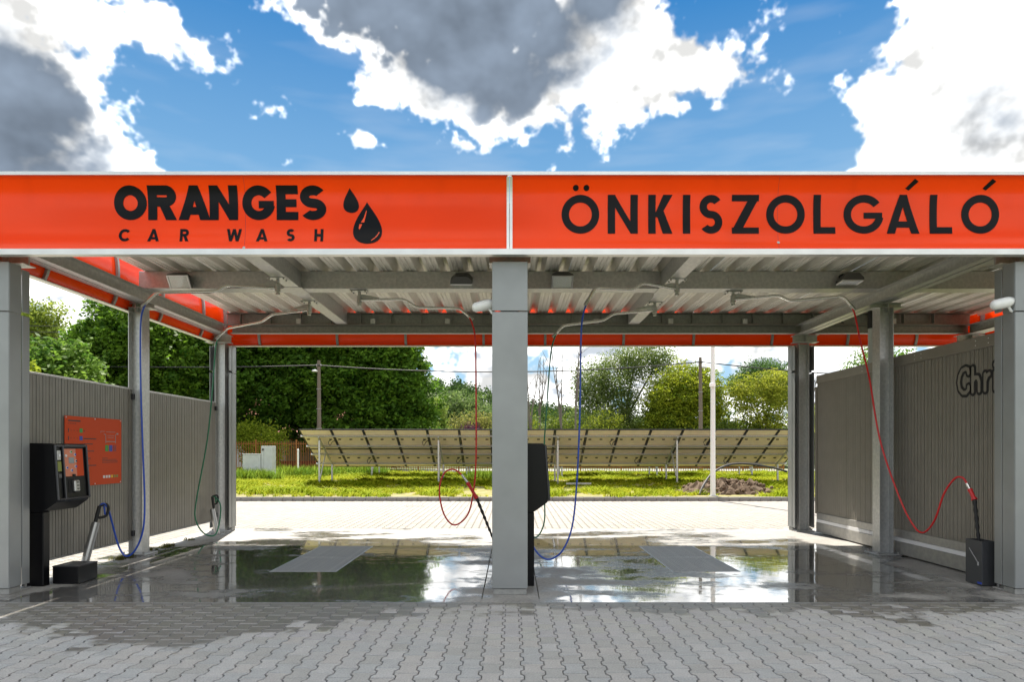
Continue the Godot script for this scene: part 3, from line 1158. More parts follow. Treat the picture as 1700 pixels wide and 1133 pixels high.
	part(cp, "side_fascia_panel", fascia_sheet(Vector3(XL, 0, -ZF - 0.02), Vector3(XL, 0, -ZR + 0.02), Vector3.LEFT), M.fascia_orange)
	fascia_run(cp, Vector3(XL, 0, -ZF), Vector3(XL, 0, -ZR), Vector3.LEFT, [1.1, 2.48, 3.7, 5.1])
	part(cp, "side_fascia_panel", fascia_sheet(Vector3(XR, 0, -ZR + 0.02), Vector3(XR, 0, -ZF - 0.02), Vector3.RIGHT), M.fascia_orange)
	fascia_run(cp, Vector3(XR, 0, -ZR), Vector3(XR, 0, -ZF), Vector3.RIGHT, [1.1, 2.48, 3.7, 5.1])
	part(cp, "rear_fascia_panel", fascia_sheet(Vector3(XL, 0, -ZR), Vector3(0, 0, -ZR), Vector3.FORWARD), M.fascia_orange)
	part(cp, "rear_fascia_panel", fascia_sheet(Vector3(0.004, 0, -ZR), Vector3(XR, 0, -ZR), Vector3.FORWARD), M.fascia_orange)
	fascia_run(cp, Vector3(XL, 0, -ZR), Vector3(XR, 0, -ZR), Vector3.FORWARD, [0.72, 2.2, 3.5, 4.98, 6.15, 7.64, 8.97, 10.46, 11.9, 13.2])
	# corner posts behind the fascia
	for x: float in [XL + 0.10, XR - 0.10]:
		for z: float in [-ZF - 0.14, -ZR + 0.14]:
			pbox(cp, "corner_post", Vector3(x, 3.89, z), Vector3(0.06, 0.78, 0.06), M.galvanised_dark)
	# outriggers that carry the side fascia
	for z: float in [-8.0, -9.38, -10.6, -12.0]:
		pbox(cp, "outrigger", Vector3(-5.42, 3.74, z), Vector3(0.13, 0.05, 0.05), M.galvanised_dark)
	# seams and rivets of the front signs
	for e: Array in [[-2.725, 0], [2.715, 1]]:
		var b := B.new()
		for i in 16:
			var y := lerpf(YB + 0.06, YT - 0.04, (i + 0.5) / 16.0)
			var t := (y - YB) / (YT - YB)
			b.box(Vector3(e[0], y, -ZF - inset(t) + 0.0006), Vector3(0.003, 0.0495, 0.0016), 0.0, Basis(Vector3.RIGHT, -atan(lean(t))))
		part(panels[e[1]], "seam", b, M.print_red)
		b = B.new()
		var rt := 0.10 if e[1] == 0 else 0.17
		b.lathe([Vector2(0.0001, 0.008), Vector2(0.008, 0.006), Vector2(0.015, 0.0)], 12, Transform3D(Basis(Vector3.RIGHT, PI / 2 - 0.3), Vector3(e[0] + 0.0, YB + rt * (YT - YB), -ZF - inset(rt) + 0.002)))
		part(panels[e[1]], "rivet", b, M.galvanised)
	# --- lettering
	var u := 0.006152
	var x_of := func(px: float) -> float: return (px - 850.0) * u
	var y_of := func(py: float) -> float: return 1.5 + (748.0 - py) * u
	for e: Array in [["O", 189.0, 243.5], ["R", 245.5, 293.5], ["A", 296.0, 349.0], ["N", 347.6, 395.0], ["G", 402.0, 454.5], ["E", 459.0, 495.0], ["S", 498.0, 541.5]]:
		letters_on_fascia(panels[0], "letter", moved(capital(e[0], (e[2] - e[1]) * u, 56.0 * u, 15.2 * u), Vector2(x_of.call(e[1]), y_of.call(365.0))), M.letter_black)
	for e: Array in [["C", 197.5, 216.0], ["A", 245.5, 265.0], ["R", 299.0, 314.0], ["W", 376.5, 401.5], ["A", 425.5, 445.0], ["S", 476.0, 489.5], ["H", 522.0, 537.0]]:
		letters_on_fascia(panels[0], "letter", moved(capital(e[0], (e[2] - e[1]) * u, 21.5 * u, 4.7 * u), Vector2(x_of.call(e[1]), y_of.call(401.5))), M.letter_black)
	letters_on_fascia(panels[0], "small_drop", [drop(Vector2(x_of.call(581.0), y_of.call(313.0)), y_of.call(353.0), 12.6 * u, 2.5 * u)], M.letter_black)
	letters_on_fascia(panels[0], "large_drop", [drop(Vector2(x_of.call(609.3), y_of.call(335.0)), y_of.call(406.0), 23.5 * u, 1.2 * u)], M.letter_black)
	var glint := []
	for pl: Array in [[[608.0, 349.0], [608.8, 350.0], [606.8, 360.0], [604.6, 369.2], [599.0, 369.2], [603.5, 362.0]], [[596.5, 372.0], [601.2, 372.0], [599.0, 377.5], [596.6, 381.6], [595.6, 379.0]], [[629.4, 384.8], [630.2, 386.4], [626.4, 393.0], [621.0, 398.0], [616.8, 401.0], [616.6, 399.6], [623.0, 394.6], [627.0, 389.4]]]:
		var pg := PackedVector2Array()
		for q: Array in pl:
			pg.append(Vector2(x_of.call(q[0]), y_of.call(q[1])))
		glint.append(pg)
	for pg: PackedVector2Array in glint:
		letters_on_fascia(panels[0], "drop_highlight", [pg], M.print_orange, 0.007)
	for e: Array in [["O", 932.3, 995.0], ["N", 1009.0, 1059.0], ["K", 1076.2, 1116.5], ["I", 1133.5, 1146.2], ["S", 1161.5, 1199.5], ["Z", 1215.0, 1260.0], ["O", 1272.3, 1336.5], ["L", 1350.5, 1387.0], ["G", 1400.8, 1465.0], ["A", 1472.0, 1526.6], ["L", 1543.5, 1581.0], ["O", 1596.4, 1659.5]]:
		letters_on_fascia(panels[1], "letter", moved(capital(e[0], (e[2] - e[1]) * u, 64.5 * u, 12.4 * u), Vector2(x_of.call(e[1]), y_of.call(388.0))), M.letter_black)
	for c: Array in [[955.6, 313.0], [973.2, 313.0]]:
		var pg := PackedVector2Array()
		for i in 20:
			pg.append(Vector2(x_of.call(c[0]) + cos(TAU * i / 20.0) * 4.8 * u, y_of.call(c[1]) + sin(TAU * i / 20.0) * 4.8 * u))
		letters_on_fascia(panels[1], "letter_dot", [pg], M.letter_black)
	for c: Array in [[1501.0, 1519.5], [1629.0, 1647.5]]:
		letters_on_fascia(panels[1], "letter_accent", [PackedVector2Array([Vector2(x_of.call(c[0]), y_of.call(314.0)), Vector2(x_of.call(c[0] + 6.0), y_of.call(317.0)), Vector2(x_of.call(c[1] + 2.0), y_of.call(303.5)), Vector2(x_of.call(c[1] - 5.0), y_of.call(299.5))])], M.letter_black)

# ---------------------------------------------------------------- splash walls
func groove_panel(w: float, y0: float, y1: float, pitch: float, th: float, facing: float) -> B:
	# a sheet standing in the (z, y) plane from z = 0 to -w, its grooved face towards facing * x
	var b := B.new()
	var prof := []
	var k := int(round(w / pitch))
	for i in k:
		var s := w * i / k
		var e := w * (i + 1) / k
		prof.append_array([Vector2(s + 0.0005, -0.016), Vector2(s + 0.008, -0.014), Vector2(s + 0.011, 0.0), Vector2((s + e) / 2 - 0.006, 0.0), Vector2((s + e) / 2 - 0.004, -0.004), Vector2((s + e) / 2 + 0.004, -0.004), Vector2((s + e) / 2 + 0.006, 0.0), Vector2(e - 0.003, 0.0), Vector2(e - 0.0005, -0.016)])
	b.sheet(prof, y0, y1, Transform3D(Basis(Vector3(0, 0, -1), Vector3(facing, 0, 0), Vector3.UP), Vector3.ZERO), Vector3(facing, 0, 0))
	b.box(Vector3(-facing * (th / 2 + 0.018), (y0 + y1) / 2, -w / 2), Vector3(th, y1 - y0, w - 0.002))
	return b

func walls() -> void:
	for s: Array in [[7.42, 9.72, "grey grooved splash wall that carries the orange instruction board"], [9.97, 12.44, "grey grooved splash wall beside the rear column, green hose in front"]]:
		var w := thing("splash_wall", s[2], "wall", Vector3(-5.42, 0, -s[0]), "splash walls")
		var len: float = s[1] - s[0]
		var k := 3
		var pm := groove_panel(len / k - 0.002, 0.235, 2.36, 0.11, 0.04, 1.0).mesh()
		for i in k:
			part(w, "panel", pm, M.wall_panel, at(Vector3(-5.40, 0, -s[0] - len / k * i)))
		pbox(w, "top_rail", Vector3(-5.425, 2.372, -(s[0] + s[1]) / 2), Vector3(0.075, 0.025, len), M.galvanised)
		pbox(w, "bottom_rail", Vector3(-5.425, 0.222, -(s[0] + s[1]) / 2), Vector3(0.07, 0.022, len), M.galvanised_dark)
		for y: float in [0.32, 2.26]:
			for z: float in [-s[0] - 0.03, -s[1] + 0.03]:
				pbox(w, "clamp", Vector3(-5.375, y, z), Vector3(0.03, 0.08, 0.05), M.terminal_edge)
	# instruction board
	var bd := thing("instruction_board", "orange instruction board screwed to the grey grooved wall", "sign", Vector3(-5.385, 1.05, -8.81))
	pbox(bd, "board", Vector3(-5.385, 1.485, -8.815), Vector3(0.006, 0.87, 1.19), M.sign_orange, 0.002)
	var p := func(called: String, s0: float, s1: float, t0: float, t1: float, m: Material) -> void:
		pbox(bd, called, Vector3(-5.3807, 1.92 - 0.87 * (t0 + t1) / 2, -8.22 - 1.19 * (s0 + s1) / 2), Vector3(0.0016, 0.87 * (t1 - t0), 1.19 * (s1 - s0)), m, 0.0)
	p.call("print_line", 0.05, 0.25, 0.055, 0.075, M.print_dark)
	for k in 4:
		p.call("print_line", 0.05 + k * 0.035, 0.07 + k * 0.035, 0.10, 0.108, M.print_dark)
	for e: Array in [[0.17, 0.23, M.print_green, 0.32], [0.28, 0.34, M.print_blue, 0.52]]:
		p.call("print_line", 0.05, 0.062, e[0] + 0.005, e[1], M.print_dark)
		for k in 3:
			p.call("print_line", 0.09 + k * 0.05, 0.105 + k * 0.05, e[0] + 0.03, e[0] + 0.036, M.print_dark)
		p.call("colour_field", 0.235, 0.285, e[0], e[1], e[2])
		p.call("print_line", 0.305, e[3], e[0] + 0.028, e[0] + 0.042, M.print_dark)
	for k in 5:
		p.call("print_line", 0.305, [0.46, 0.48, 0.42, 0.52, 0.40][k], 0.385 + k * 0.105, 0.398 + k * 0.105, M.print_dark)
	for k in 3:
		p.call("colour_field", 0.685 + k * 0.075, 0.745 + k * 0.075, 0.405, 0.50, [M.print_green, M.print_blue, M.print_red][k])
	for k in 4:
		p.call("print_line", 0.63, [0.73, 0.90, 0.92, 0.92][k], 0.60 + k * 0.022, 0.607 + k * 0.022, M.print_dark)
	# outline drawing of a car
	for e: Array in [[0.70, 0.875, 0.20, 0.206], [0.69, 0.885, 0.345, 0.355], [0.69, 0.698, 0.235, 0.375], [0.877, 0.885, 0.235, 0.375], [0.72, 0.855, 0.255, 0.260], [0.73, 0.845, 0.285, 0.290], [0.60, 0.675, 0.195, 0.200], [0.60, 0.605, 0.195, 0.22], [0.90, 0.935, 0.215, 0.24], [0.66, 0.68, 0.235, 0.245]]:
		p.call("outline_drawing", e[0], e[1], e[2], e[3], M.print_grey)
	for k in 6:
		p.call("pictogram", 0.645 + k * 0.05, 0.68 + k * 0.05, 0.865, 0.905, M.plastic_white if k < 3 else (M.print_yellow if k == 3 else M.slot_yellow))
	for e: Array in [[0.02, 0.02], [0.5, 0.02], [0.98, 0.02], [0.5, 0.98], [0.98, 0.98], [0.02, 0.98]]:
		var b := B.new()
		b.lathe([Vector2(0.0001, 0.005), Vector2(0.006, 0.0045), Vector2(0.009, 0.0)], 10, Transform3D(Basis(Vector3.FORWARD, PI / 2), Vector3(-5.382, 1.92 - 0.87 * e[1], -8.22 - 1.19 * e[0])))
		part(bd, "screw", b, M.aluminium)

# ---------------------------------------------------------------- equipment container
func round_line(pts: Array, w: float) -> Array:
	var p := PackedVector2Array()
	for q: Vector2 in pts:
		p.append(q * 1000.0)
	var out := []
	for r: PackedVector2Array in Geometry2D.offset_polyline(p, w * 500.0, Geometry2D.JOIN_ROUND, Geometry2D.END_ROUND):
		var o := PackedVector2Array()
		for q in r:
			o.append(q / 1000.0)
		out.append(o)
	return out

func container() -> void:
	var x := 5.53
	var c := thing("equipment_container", "grey grooved equipment container beside the wash bay, black lettering on its side", "container", Vector3(x, 0, -9.7))
	var z0 := -7.02
	var z1 := -12.36
	var k := 5
	var len := (z0 - z1) / k
	var pm := groove_panel(len - 0.003, 0.37, 2.70, 0.075, 0.05, -1.0).mesh()
	for i in k:
		part(c, "side_panel", pm, M.container_panel, at(Vector3(x, 0, z0 - len * i)))
	var b := B.new()
	b.box(Vector3(x + 1.2, 1.42, (z0 + z1) / 2), Vector3(2.28, 2.72, z0 - z1 - 0.02), 0.01)
	part(c, "body", b, M.container_panel)
	pbox(c, "roof_band", Vector3(x + 0.02, 2.775, (z0 + z1) / 2), Vector3(0.075, 0.145, z0 - z1 + 0.04), M.container_panel, 0.006)
	pbox(c, "skirt", Vector3(x - 0.004, 0.315, (z0 + z1) / 2), Vector3(0.03, 0.11, z0 - z1), M.skirt_metal, 0.003)
	pbox(c, "white_strip", Vector3(x - 0.008, 0.23, (z0 + z1) / 2), Vector3(0.03, 0.055, z0 - z1), M.white_strip, 0.002)
	for s: Array in [[z0, -9.79], [-9.80, z1]]:
		pbox(c, "base_plate", Vector3(x - 0.012, 0.112, (s[0] + s[1]) / 2), Vector3(0.03, 0.175, s[0] - s[1]), M.skirt_metal, 0.003)
	pbox(c, "corner_post", Vector3(x + 0.03, 1.50, z1 - 0.04), Vector3(0.10, 2.3, 0.06), M.container_panel, 0.006)
	for z: float in [-7.9, -8.12, -9.2, -9.35, -10.6, -10.75]:
		for y: float in [2.745, 2.80]:
			b = B.new()
			b.lathe([Vector2(0.0001, 0.005), Vector2(0.006, 0.0045), Vector2(0.008, 0.0)], 8, Transform3D(Basis(Vector3.FORWARD, -PI / 2), Vector3(x - 0.019, y, z)))
			part(c, "screw", b, M.aluminium)
	# vent pipe on its roof
	var vp := thing("vent_pipe", "grey vent pipe with a black upper sleeve on the container roof", "pipe", Vector3(6.10, 2.84, -11.5))
	b = B.new()
	b.tube([Vector3(6.1, 2.78, -11.5), Vector3(6.1, 3.56, -11.5)], 0.095, 24)
	part(vp, "pipe", b, M.cabinet_grey)
	b = B.new()
	b.tube([Vector3(6.1, 3.55, -11.5), Vector3(6.1, 4.0, -11.5)], 0.103, 24)
	part(vp, "sleeve", b, M.rubber_black)
	# lettering: rounded outlined strokes; s runs along the wall towards the front
	var glyphs := [
		["c", [[Vector2(0.235, 0.27), Vector2(0.225, 0.315), Vector2(0.18, 0.33), Vector2(0.12, 0.315), Vector2(0.07, 0.25), Vector2(0.055, 0.17), Vector2(0.075, 0.09), Vector2(0.13, 0.04), Vector2(0.19, 0.035), Vector2(0.235, 0.07), Vector2(0.235, 0.105)]]],
		["h", [[Vector2(0.31, 0.315), Vector2(0.31, 0.04)], [Vector2(0.31, 0.16), Vector2(0.35, 0.205), Vector2(0.40, 0.20), Vector2(0.425, 0.15), Vector2(0.425, 0.04)]]],
		["r", [[Vector2(0.525, 0.225), Vector2(0.525, 0.04)], [Vector2(0.525, 0.14), Vector2(0.56, 0.205), Vector2(0.595, 0.22)]]],
		["i", [[Vector2(0.69, 0.225), Vector2(0.69, 0.04)], [Vector2(0.69, 0.315), Vector2(0.69, 0.322)]]],
		["s", [[Vector2(0.90, 0.20), Vector2(0.85, 0.228), Vector2(0.80, 0.20), Vector2(0.80, 0.165), Vector2(0.85, 0.135), Vector2(0.89, 0.10), Vector2(0.88, 0.055), Vector2(0.83, 0.037), Vector2(0.785, 0.06)]]],
	]
	var t := Transform3D(Basis(Vector3.BACK, Vector3.UP, Vector3.LEFT), Vector3(x - 0.001, 2.165, -8.50))
	for g: Array in glyphs:
		var under := B.new()
		var over := B.new()
		var n := 0
		for line: Array in g[1]:
			for q: PackedVector2Array in round_line(line, 0.112):
				under.prism(q, 0.0015 + n * 0.0007, 0.003 + n * 0.0007, t)
			for q: PackedVector2Array in round_line(line, 0.046):
				over.prism(q, 0.005 + n * 0.0007, 0.0065 + n * 0.0007, t)
			n += 1
		var lt := part(c, "letter_outline", under, M.gap_black)
		part(lt, "letter_fill", over, M.container_panel)

# ---------------------------------------------------------------- equipment
func terminal(x: float, z: float, label: String) -> Node3D:
	var t := thing("payment_terminal", label, "payment terminal", Vector3(x, 0, z), "payment terminals of the wash bays")
	var fx := Transform3D(Basis(), Vector3.ZERO)
	var b := B.new()
	b.box(Vector3(0.122, 0.41, 0.225), Vector3(0.244, 0.82, 0.11), 0.008)
	own(t, "pedestal", b, M.terminal_black)
	b = B.new()
	# cabinet with a leaning front
	var prof := PackedVector2Array([Vector2(0.0, 0.822), Vector2(0.235, 0.822), Vector2(0.262, 0.834), Vector2(0.388, 0.925), Vector2(0.395, 0.945), Vector2(0.352, 1.56), Vector2(0.340, 1.575), Vector2(0.0, 1.58)])
	b.prism(prof, -0.285, 0.285, fx)
	own(t, "cabinet", b, M.terminal_black)
	# frame of the leaning face: s along the face towards -z, h up the face
	var bot := Vector3(0.395, 0.945, 0)
	var top := Vector3(0.352, 1.56, 0)
	var up := (top - bot).normalized()
	var out := Vector3(up.y, -up.x, 0)
	var bs := Basis(out, up, Vector3.BACK)
	var hgt := bot.distance_to(top)
	var put := func(called: String, s0: float, s1: float, h0: float, h1: float, d: float, m: Material, ch: float, host: Node) -> MeshInstance3D:
		var bb := B.new()
		bb.box(Vector3.ZERO, Vector3(d, hgt * (h1 - h0), 0.57 * (s1 - s0)), ch)
		return own(host, called, bb, m, Transform3D(bs, bot + up * hgt * (h0 + h1) / 2 + out * d / 2 + Vector3(0, 0, 0.285 - 0.57 * (s0 + s1) / 2)))
	for e: Array in [[0.0, 0.035, 0.0, 1.0], [0.225, 0.255, 0.0, 1.0], [0.965, 1.0, 0.0, 1.0], [0.035, 0.225, 0.955, 1.0], [0.255, 0.965, 0.955, 1.0], [0.035, 0.225, 0.0, 0.035], [0.255, 0.965, 0.0, 0.035]]:
		put.call("face_frame", e[0], e[1], e[2], e[3], 0.028, M.terminal_edge, 0.008, t)
	var kp: MeshInstance3D = put.call("key_panel", 0.30, 0.66, 0.42, 0.93, 0.006, M.panel_salmon, 0.002, t)
	put.call("price_panel", 0.661, 0.88, 0.42, 0.93, 0.006, M.sign_orange, 0.002, t)
	put.call("display", 0.42, 0.58, 0.66, 0.77, 0.012, M.screen_glass, 0.003, t)
	for e: Array in [[0.50, 0.87, M.print_green], [0.34, 0.80, M.plastic_white], [0.62, 0.82, M.print_blue], [0.35, 0.58, M.print_blue], [0.62, 0.60, M.print_blue], [0.49, 0.53, M.print_blue], [0.64, 0.70, M.print_dark]]:
		var ring := B.new()
		var o: Vector3 = bot + up * hgt * float(e[1]) + Vector3(0, 0, 0.285 - 0.57 * float(e[0]))
		ring.ring([o, o + out * 0.012], 14, [0.016], true)
		var rg := own(t, "push_button", ring, M.plastic_white)
		ring = B.new()
		ring.ring([o + out * 0.011, o + out * 0.018], 12, [0.0105], true)
		own(rg, "button_cap", ring, e[2])
	put.call("lock", 0.50, 0.56, 0.42, 0.46, 0.03, M.rubber_black, 0.006, t)
	put.call("card_reader_bay", 0.38, 0.62, 0.11, 0.36, 0.004, M.gap_black, 0.001, t)
	var cr: MeshInstance3D = put.call("card_reader", 0.47, 0.63, 0.13, 0.35, 0.045, M.steel_dull, 0.012, t)
	for k in 3:
		put.call("reader_mark", 0.52, 0.59, 0.17 + k * 0.06, 0.20 + k * 0.06, 0.047, M.lamp_housing, 0.0, t)
	put.call("coin_slot_plate", 0.08, 0.18, 0.72, 0.90, 0.014, M.steel_dull, 0.004, t)
	put.call("token_tray", 0.08, 0.19, 0.52, 0.70, 0.010, M.slot_yellow, 0.002, t)
	put.call("coin_button", 0.11, 0.15, 0.78, 0.83, 0.024, M.plastic_white, 0.004, t)
	put.call("coin_return", 0.09, 0.17, 0.40, 0.48, 0.014, M.lamp_housing, 0.003, t)
	return t

func lance_holder(base: Vector3, top: Vector3, label: String) -> void:
	var t := thing("lance_holder", label, "lance holder", base, "tubular lance holders")
	var b := B.new()
	b.tube([base + Vector3(0, 0.02, 0), top], 0.045, 20)
	part(t, "tube", b, M.steel_dull)
	b = B.new()
	b.box(base + Vector3(0, 0.012, 0), Vector3(0.20, 0.016, 0.16), 0.003)
	part(t, "foot_plate", b, M.galvanised)
	for e: Array in [[-1, -1], [1, 1], [1, -1], [-1, 1]]:
		b = B.new()
		b.ring([base + Vector3(e[0] * 0.08, 0.018, e[1] * 0.06), base + Vector3(e[0] * 0.08, 0.04, e[1] * 0.06)], 6, [0.010], true)
		part(t, "bolt", b, M.galvanised_dark)

func boom(pts: Array, label: String) -> void:
	var t := thing("ceiling_boom", label, "hose boom", pts[0], "swinging ceiling booms")
	var p: Vector3 = pts[0]
	pbox(t, "mounting_plate", p - Vector3(0, 0.005, 0), Vector3(0.24, 0.010, 0.16), M.galvanised, 0.002)
	for e: Array in [[-1, -1], [1, 1], [1, -1], [-1, 1]]:
		var bb := B.new()
		bb.ring([p + Vector3(e[0] * 0.095, -0.004, e[1] * 0.055), p + Vector3(e[0] * 0.095, -0.025, e[1] * 0.055)], 6, [0.011], true)
		part(t, "bolt", bb, M.galvanised_dark)
	var q: Vector3 = pts[1]
	var b := B.new()
	b.tube([p - Vector3(0, 0.008, 0), q + Vector3(0, 0.07, 0)], 0.022, 14)
	b.tube([q + Vector3(0, 0.06, 0), q + Vector3(0, -0.045, 0)], 0.036, 18)
	b.tube([q + Vector3(0, -0.055, 0), q + Vector3(0, -0.085, 0)], 0.028, 14)
	part(t, "swivel", b, M.galvanised)
	# arm: bent stainless tube
	b = B.new()
	var path := [q]
	for k in range(2, pts.size() - 1):
		var c: Vector3 = pts[k]
		var prev: Vector3 = pts[k - 1]
		var nxt: Vector3 = pts[k + 1]
		var r := 0.06
		for f in 5:
			var a := f / 4.0
			var p0 := c + (prev - c).normalized() * r
			var p1 := c + (nxt - c).normalized() * r
			path.append(p0.lerp(c, a).lerp(c.lerp(p1, a), a))
	path.append(pts[pts.size() - 1])
	b.tube(path, 0.019, 14)
	part(t, "arm", b, M.steel)
	# stiffening plate at the swivel
	var d: Vector3 = pts[2] - q
	d.y = 0
	var bs := Basis(d.normalized(), Vector3.UP, d.normalized().cross(Vector3.UP))
	b = B.new()
	b.prism(PackedVector2Array([Vector2(0.02, 0.02), Vector2(0.02, 0.085), Vector2(0.10, 0.075), Vector2(0.30, 0.025), Vector2(0.30, 0.012)]), -0.004, 0.004, Transform3D(bs, q))
	var gs := part(t, "gusset", b, M.galvanised)
	# sleeve where the hose leaves
	b = B.new()
	var e0: Vector3 = pts[pts.size() - 1]
	var e1: Vector3 = e0 + (e0 - Vector3(pts[pts.size() - 2])).normalized() * 0.08
	b.tube([e0, e1], 0.024, 12)
	part(t, "hose_coupling", b, M.steel_dull)

func hose(called: String, pts: Array, m: Material, label: String) -> Node3D:
	var t := thing("pressure_hose", label, "hose", Vector3(pts[pts.size() - 1].x, 0, pts[pts.size() - 1].z), "pressure hoses hanging from the booms")
	var b := B.new()
	b.tube(smooth(pts, 9), 0.0115, 10)
	part(t, "hose_line", b, m)
	return t

func spray_lance(t: Node3D, pts: Array, m: Material) -> void:
	# coupling, grip, corrugated lance
	var b := B.new()
	b.tube([pts[0], pts[1]], 0.014, 12)
	var mid: Vector3 = pts[0].lerp(pts[1], 0.5)
	b.tube([mid - (pts[1] - pts[0]) * 0.18, mid + (pts[1] - pts[0]) * 0.18], 0.019, 6)
	part(t, "swivel_coupling", b, M.steel)
	b = B.new()
	var g := []
	var rd := []
	for k in 9:
		g.append(pts[1].lerp(pts[2], k / 8.0))
		rd.append([0.024, 0.029, 0.022, 0.023, 0.022, 0.023, 0.022, 0.030, 0.034][k])
	b.ring(g, 14, rd, true)
	part(t, "grip", b, m)
	b = B.new()
	g = []
	rd = []
	var end: Vector3 = pts[4]
	for k in 41:
		g.append(Vector3(pts[2]).lerp(end, k / 40.0))
		rd.append(0.021 + 0.004 * sin(k * 1.25) - 0.006 * (k / 40.0))
	b.ring(g, 14, rd, true)
	part(t, "lance_sleeve", b, M.rubber_black)

func spray_gun(t: Node3D, p: Vector3, dirn: Vector3, m: Material) -> void:
	# trigger gun: body, loop handle, barrel going down into the holder
	var b := B.new()
	b.tube([p, p + dirn * 0.20], 0.022, 12)
	b.tube([p + dirn * 0.20, p + dirn * 0.40], 0.014, 12)
	part(t, "gun_barrel", b, M.rubber_black)
	b = B.new()
	var side := Vector3(0, 0, -1)
	var sx := Vector3(0.8, 0, -0.6)
	var loop := [p, p + sx * 0.07 + Vector3(0, 0.02, 0), p + sx * 0.095 + Vector3(0, -0.03, 0), p + sx * 0.075 + Vector3(0, -0.12, 0), p + sx * 0.01 + Vector3(0, -0.145, 0), p + dirn * 0.14]
	b.tube(smooth(loop, 5), 0.017, 10)
	part(t, "gun_handle", b, M.rubber_black)
	b = B.new()
	b.tube([p + sx * 0.05 + Vector3(0, 0.0, 0), p + sx * 0.06 + Vector3(0, -0.11, 0)], 0.011, 8)
	part(t, "trigger", b, m)

func equipment() -> void:
	var lt := terminal(-5.385, -7.77, "black payment terminal on a pedestal before the orange instruction board")
	var rt := terminal(0.0, -7.79, "black payment terminal standing against the middle column")
	var fb := thing("floor_box", "low black metal box on the floor at the foot of the payment terminal", "box", Vector3(-5.0, 0, -7.78))
	var b := B.new()
	b.box(Vector3(-4.985, 0.102, -7.80), Vector3(0.29, 0.19, 0.36), 0.006)
	part(fb, "body", b, M.terminal_black)
	b = B.new()
	b.box(Vector3(-4.985, 0.200, -7.80), Vector3(0.296, 0.012, 0.366), 0.004)
	part(fb, "lid", b, M.terminal_edge)
	lance_holder(Vector3(-5.28, 0.0, -8.40), Vector3(-5.19, 0.60, -8.52), "leaning steel tube holder with the blue gun, by the black terminal")
	lance_holder(Vector3(-5.22, 0.0, -12.10), Vector3(-5.30, 0.46, -12.08), "short steel tube holder with the green gun, at the rear column")
	lance_holder(Vector3(-0.20, 0.0, -9.60), Vector3(-0.245, 0.30, -9.56), "steel tube holder behind the middle column with the red lance")
	# booms
	var V := func(x: float, y: float, d: float) -> Vector3: return Vector3(x, y, -d)
	boom([V.call(-3.11, 3.786, 9.07), V.call(-3.11, 3.65, 9.07), V.call(-3.73, 3.65, 8.9), V.call(-3.86, 3.57, 8.9), V.call(-4.61, 3.545, 8.85), V.call(-4.74, 3.42, 8.85)], "stainless ceiling boom carrying the blue hose by the instruction board")
	boom([V.call(-3.11, 3.786, 10.48), V.call(-3.11, 3.66, 10.48), V.call(-3.72, 3.61, 10.6), V.call(-3.95, 3.52, 10.75), V.call(-4.67, 3.50, 11.2), V.call(-4.80, 3.38, 11.2)], "stainless ceiling boom carrying the green hose of the grey-walled bay")
	boom([V.call(-2.19, 3.786, 9.80), V.call(-2.19, 3.655, 9.80), V.call(-1.54, 3.65, 9.7), V.call(-1.35, 3.53, 9.7), V.call(-0.74, 3.50, 9.6), V.call(-0.61, 3.39, 9.6)], "stainless ceiling boom whose red hose loops by the middle column")
	boom([V.call(2.21, 3.786, 9.15), V.call(2.21, 3.66, 9.15), V.call(1.73, 3.71, 9.0), V.call(1.60, 3.62, 9.0), V.call(1.08, 3.62, 8.9), V.call(0.99, 3.46, 8.9)], "stainless ceiling boom whose blue hose hangs by the middle column")
	boom([V.call(2.21, 3.786, 10.57), V.call(2.21, 3.67, 10.57), V.call(1.57, 3.62, 10.6), V.call(1.43, 3.52, 10.6), V.call(0.79, 3.42, 10.5), V.call(0.68, 3.30, 10.5)], "stainless ceiling boom whose green hose drops behind the terminal")
	boom([V.call(3.19, 3.786, 9.86), V.call(3.19, 3.675, 9.86), V.call(3.75, 3.68, 9.6), V.call(3.90, 3.60, 9.6), V.call(4.51, 3.60, 9.3), V.call(4.61, 3.48, 9.3)], "stainless ceiling boom carrying the red hose beside the container")
	# hoses with their guns
	var h := hose("blue", [V.call(-4.74, 3.42, 8.85), V.call(-4.80, 3.25, 8.85), V.call(-4.815, 2.97, 8.85), V.call(-4.81, 2.34, 8.85), V.call(-4.785, 1.56, 8.85), V.call(-4.76, 0.86, 8.85), V.call(-4.78, 0.47, 8.85), V.call(-4.88, 0.21, 8.85), V.call(-4.99, 0.13, 8.83), V.call(-5.07, 0.27, 8.8), V.call(-5.10, 0.60, 8.7), V.call(-5.10, 0.77, 8.62), V.call(-5.13, 0.83, 8.58), V.call(-5.17, 0.80, 8.56)], M.hose_blue, "blue pressure hose ending in a spray gun beside the black terminal")
	spray_gun(h, Vector3(-5.17, 0.80, -8.56), (Vector3(-5.28, 0.0, -8.40) - Vector3(-5.17, 0.80, -8.56)).normalized(), M.hose_blue)
	h = hose("green", [V.call(-4.80, 3.38, 11.2), V.call(-4.88, 3.20, 11.25), V.call(-4.95, 2.58, 11.3), V.call(-5.04, 1.68, 11.3), V.call(-5.22, 0.68, 11.3), V.call(-5.26, 0.36, 11.35), V.call(-5.18, 0.12, 11.45), V.call(-5.06, 0.05, 11.6), V.call(-5.06, 0.22, 11.8), V.call(-5.12, 0.52, 12.0), V.call(-5.22, 0.66, 12.05), V.call(-5.29, 0.68, 12.08)], M.hose_green, "green pressure hose hanging before the rear splash wall")
	spray_gun(h, Vector3(-5.30, 0.68, -12.08), (Vector3(-5.22, 0.0, -12.10) - Vector3(-5.30, 0.68, -12.08)).normalized(), M.hose_green)
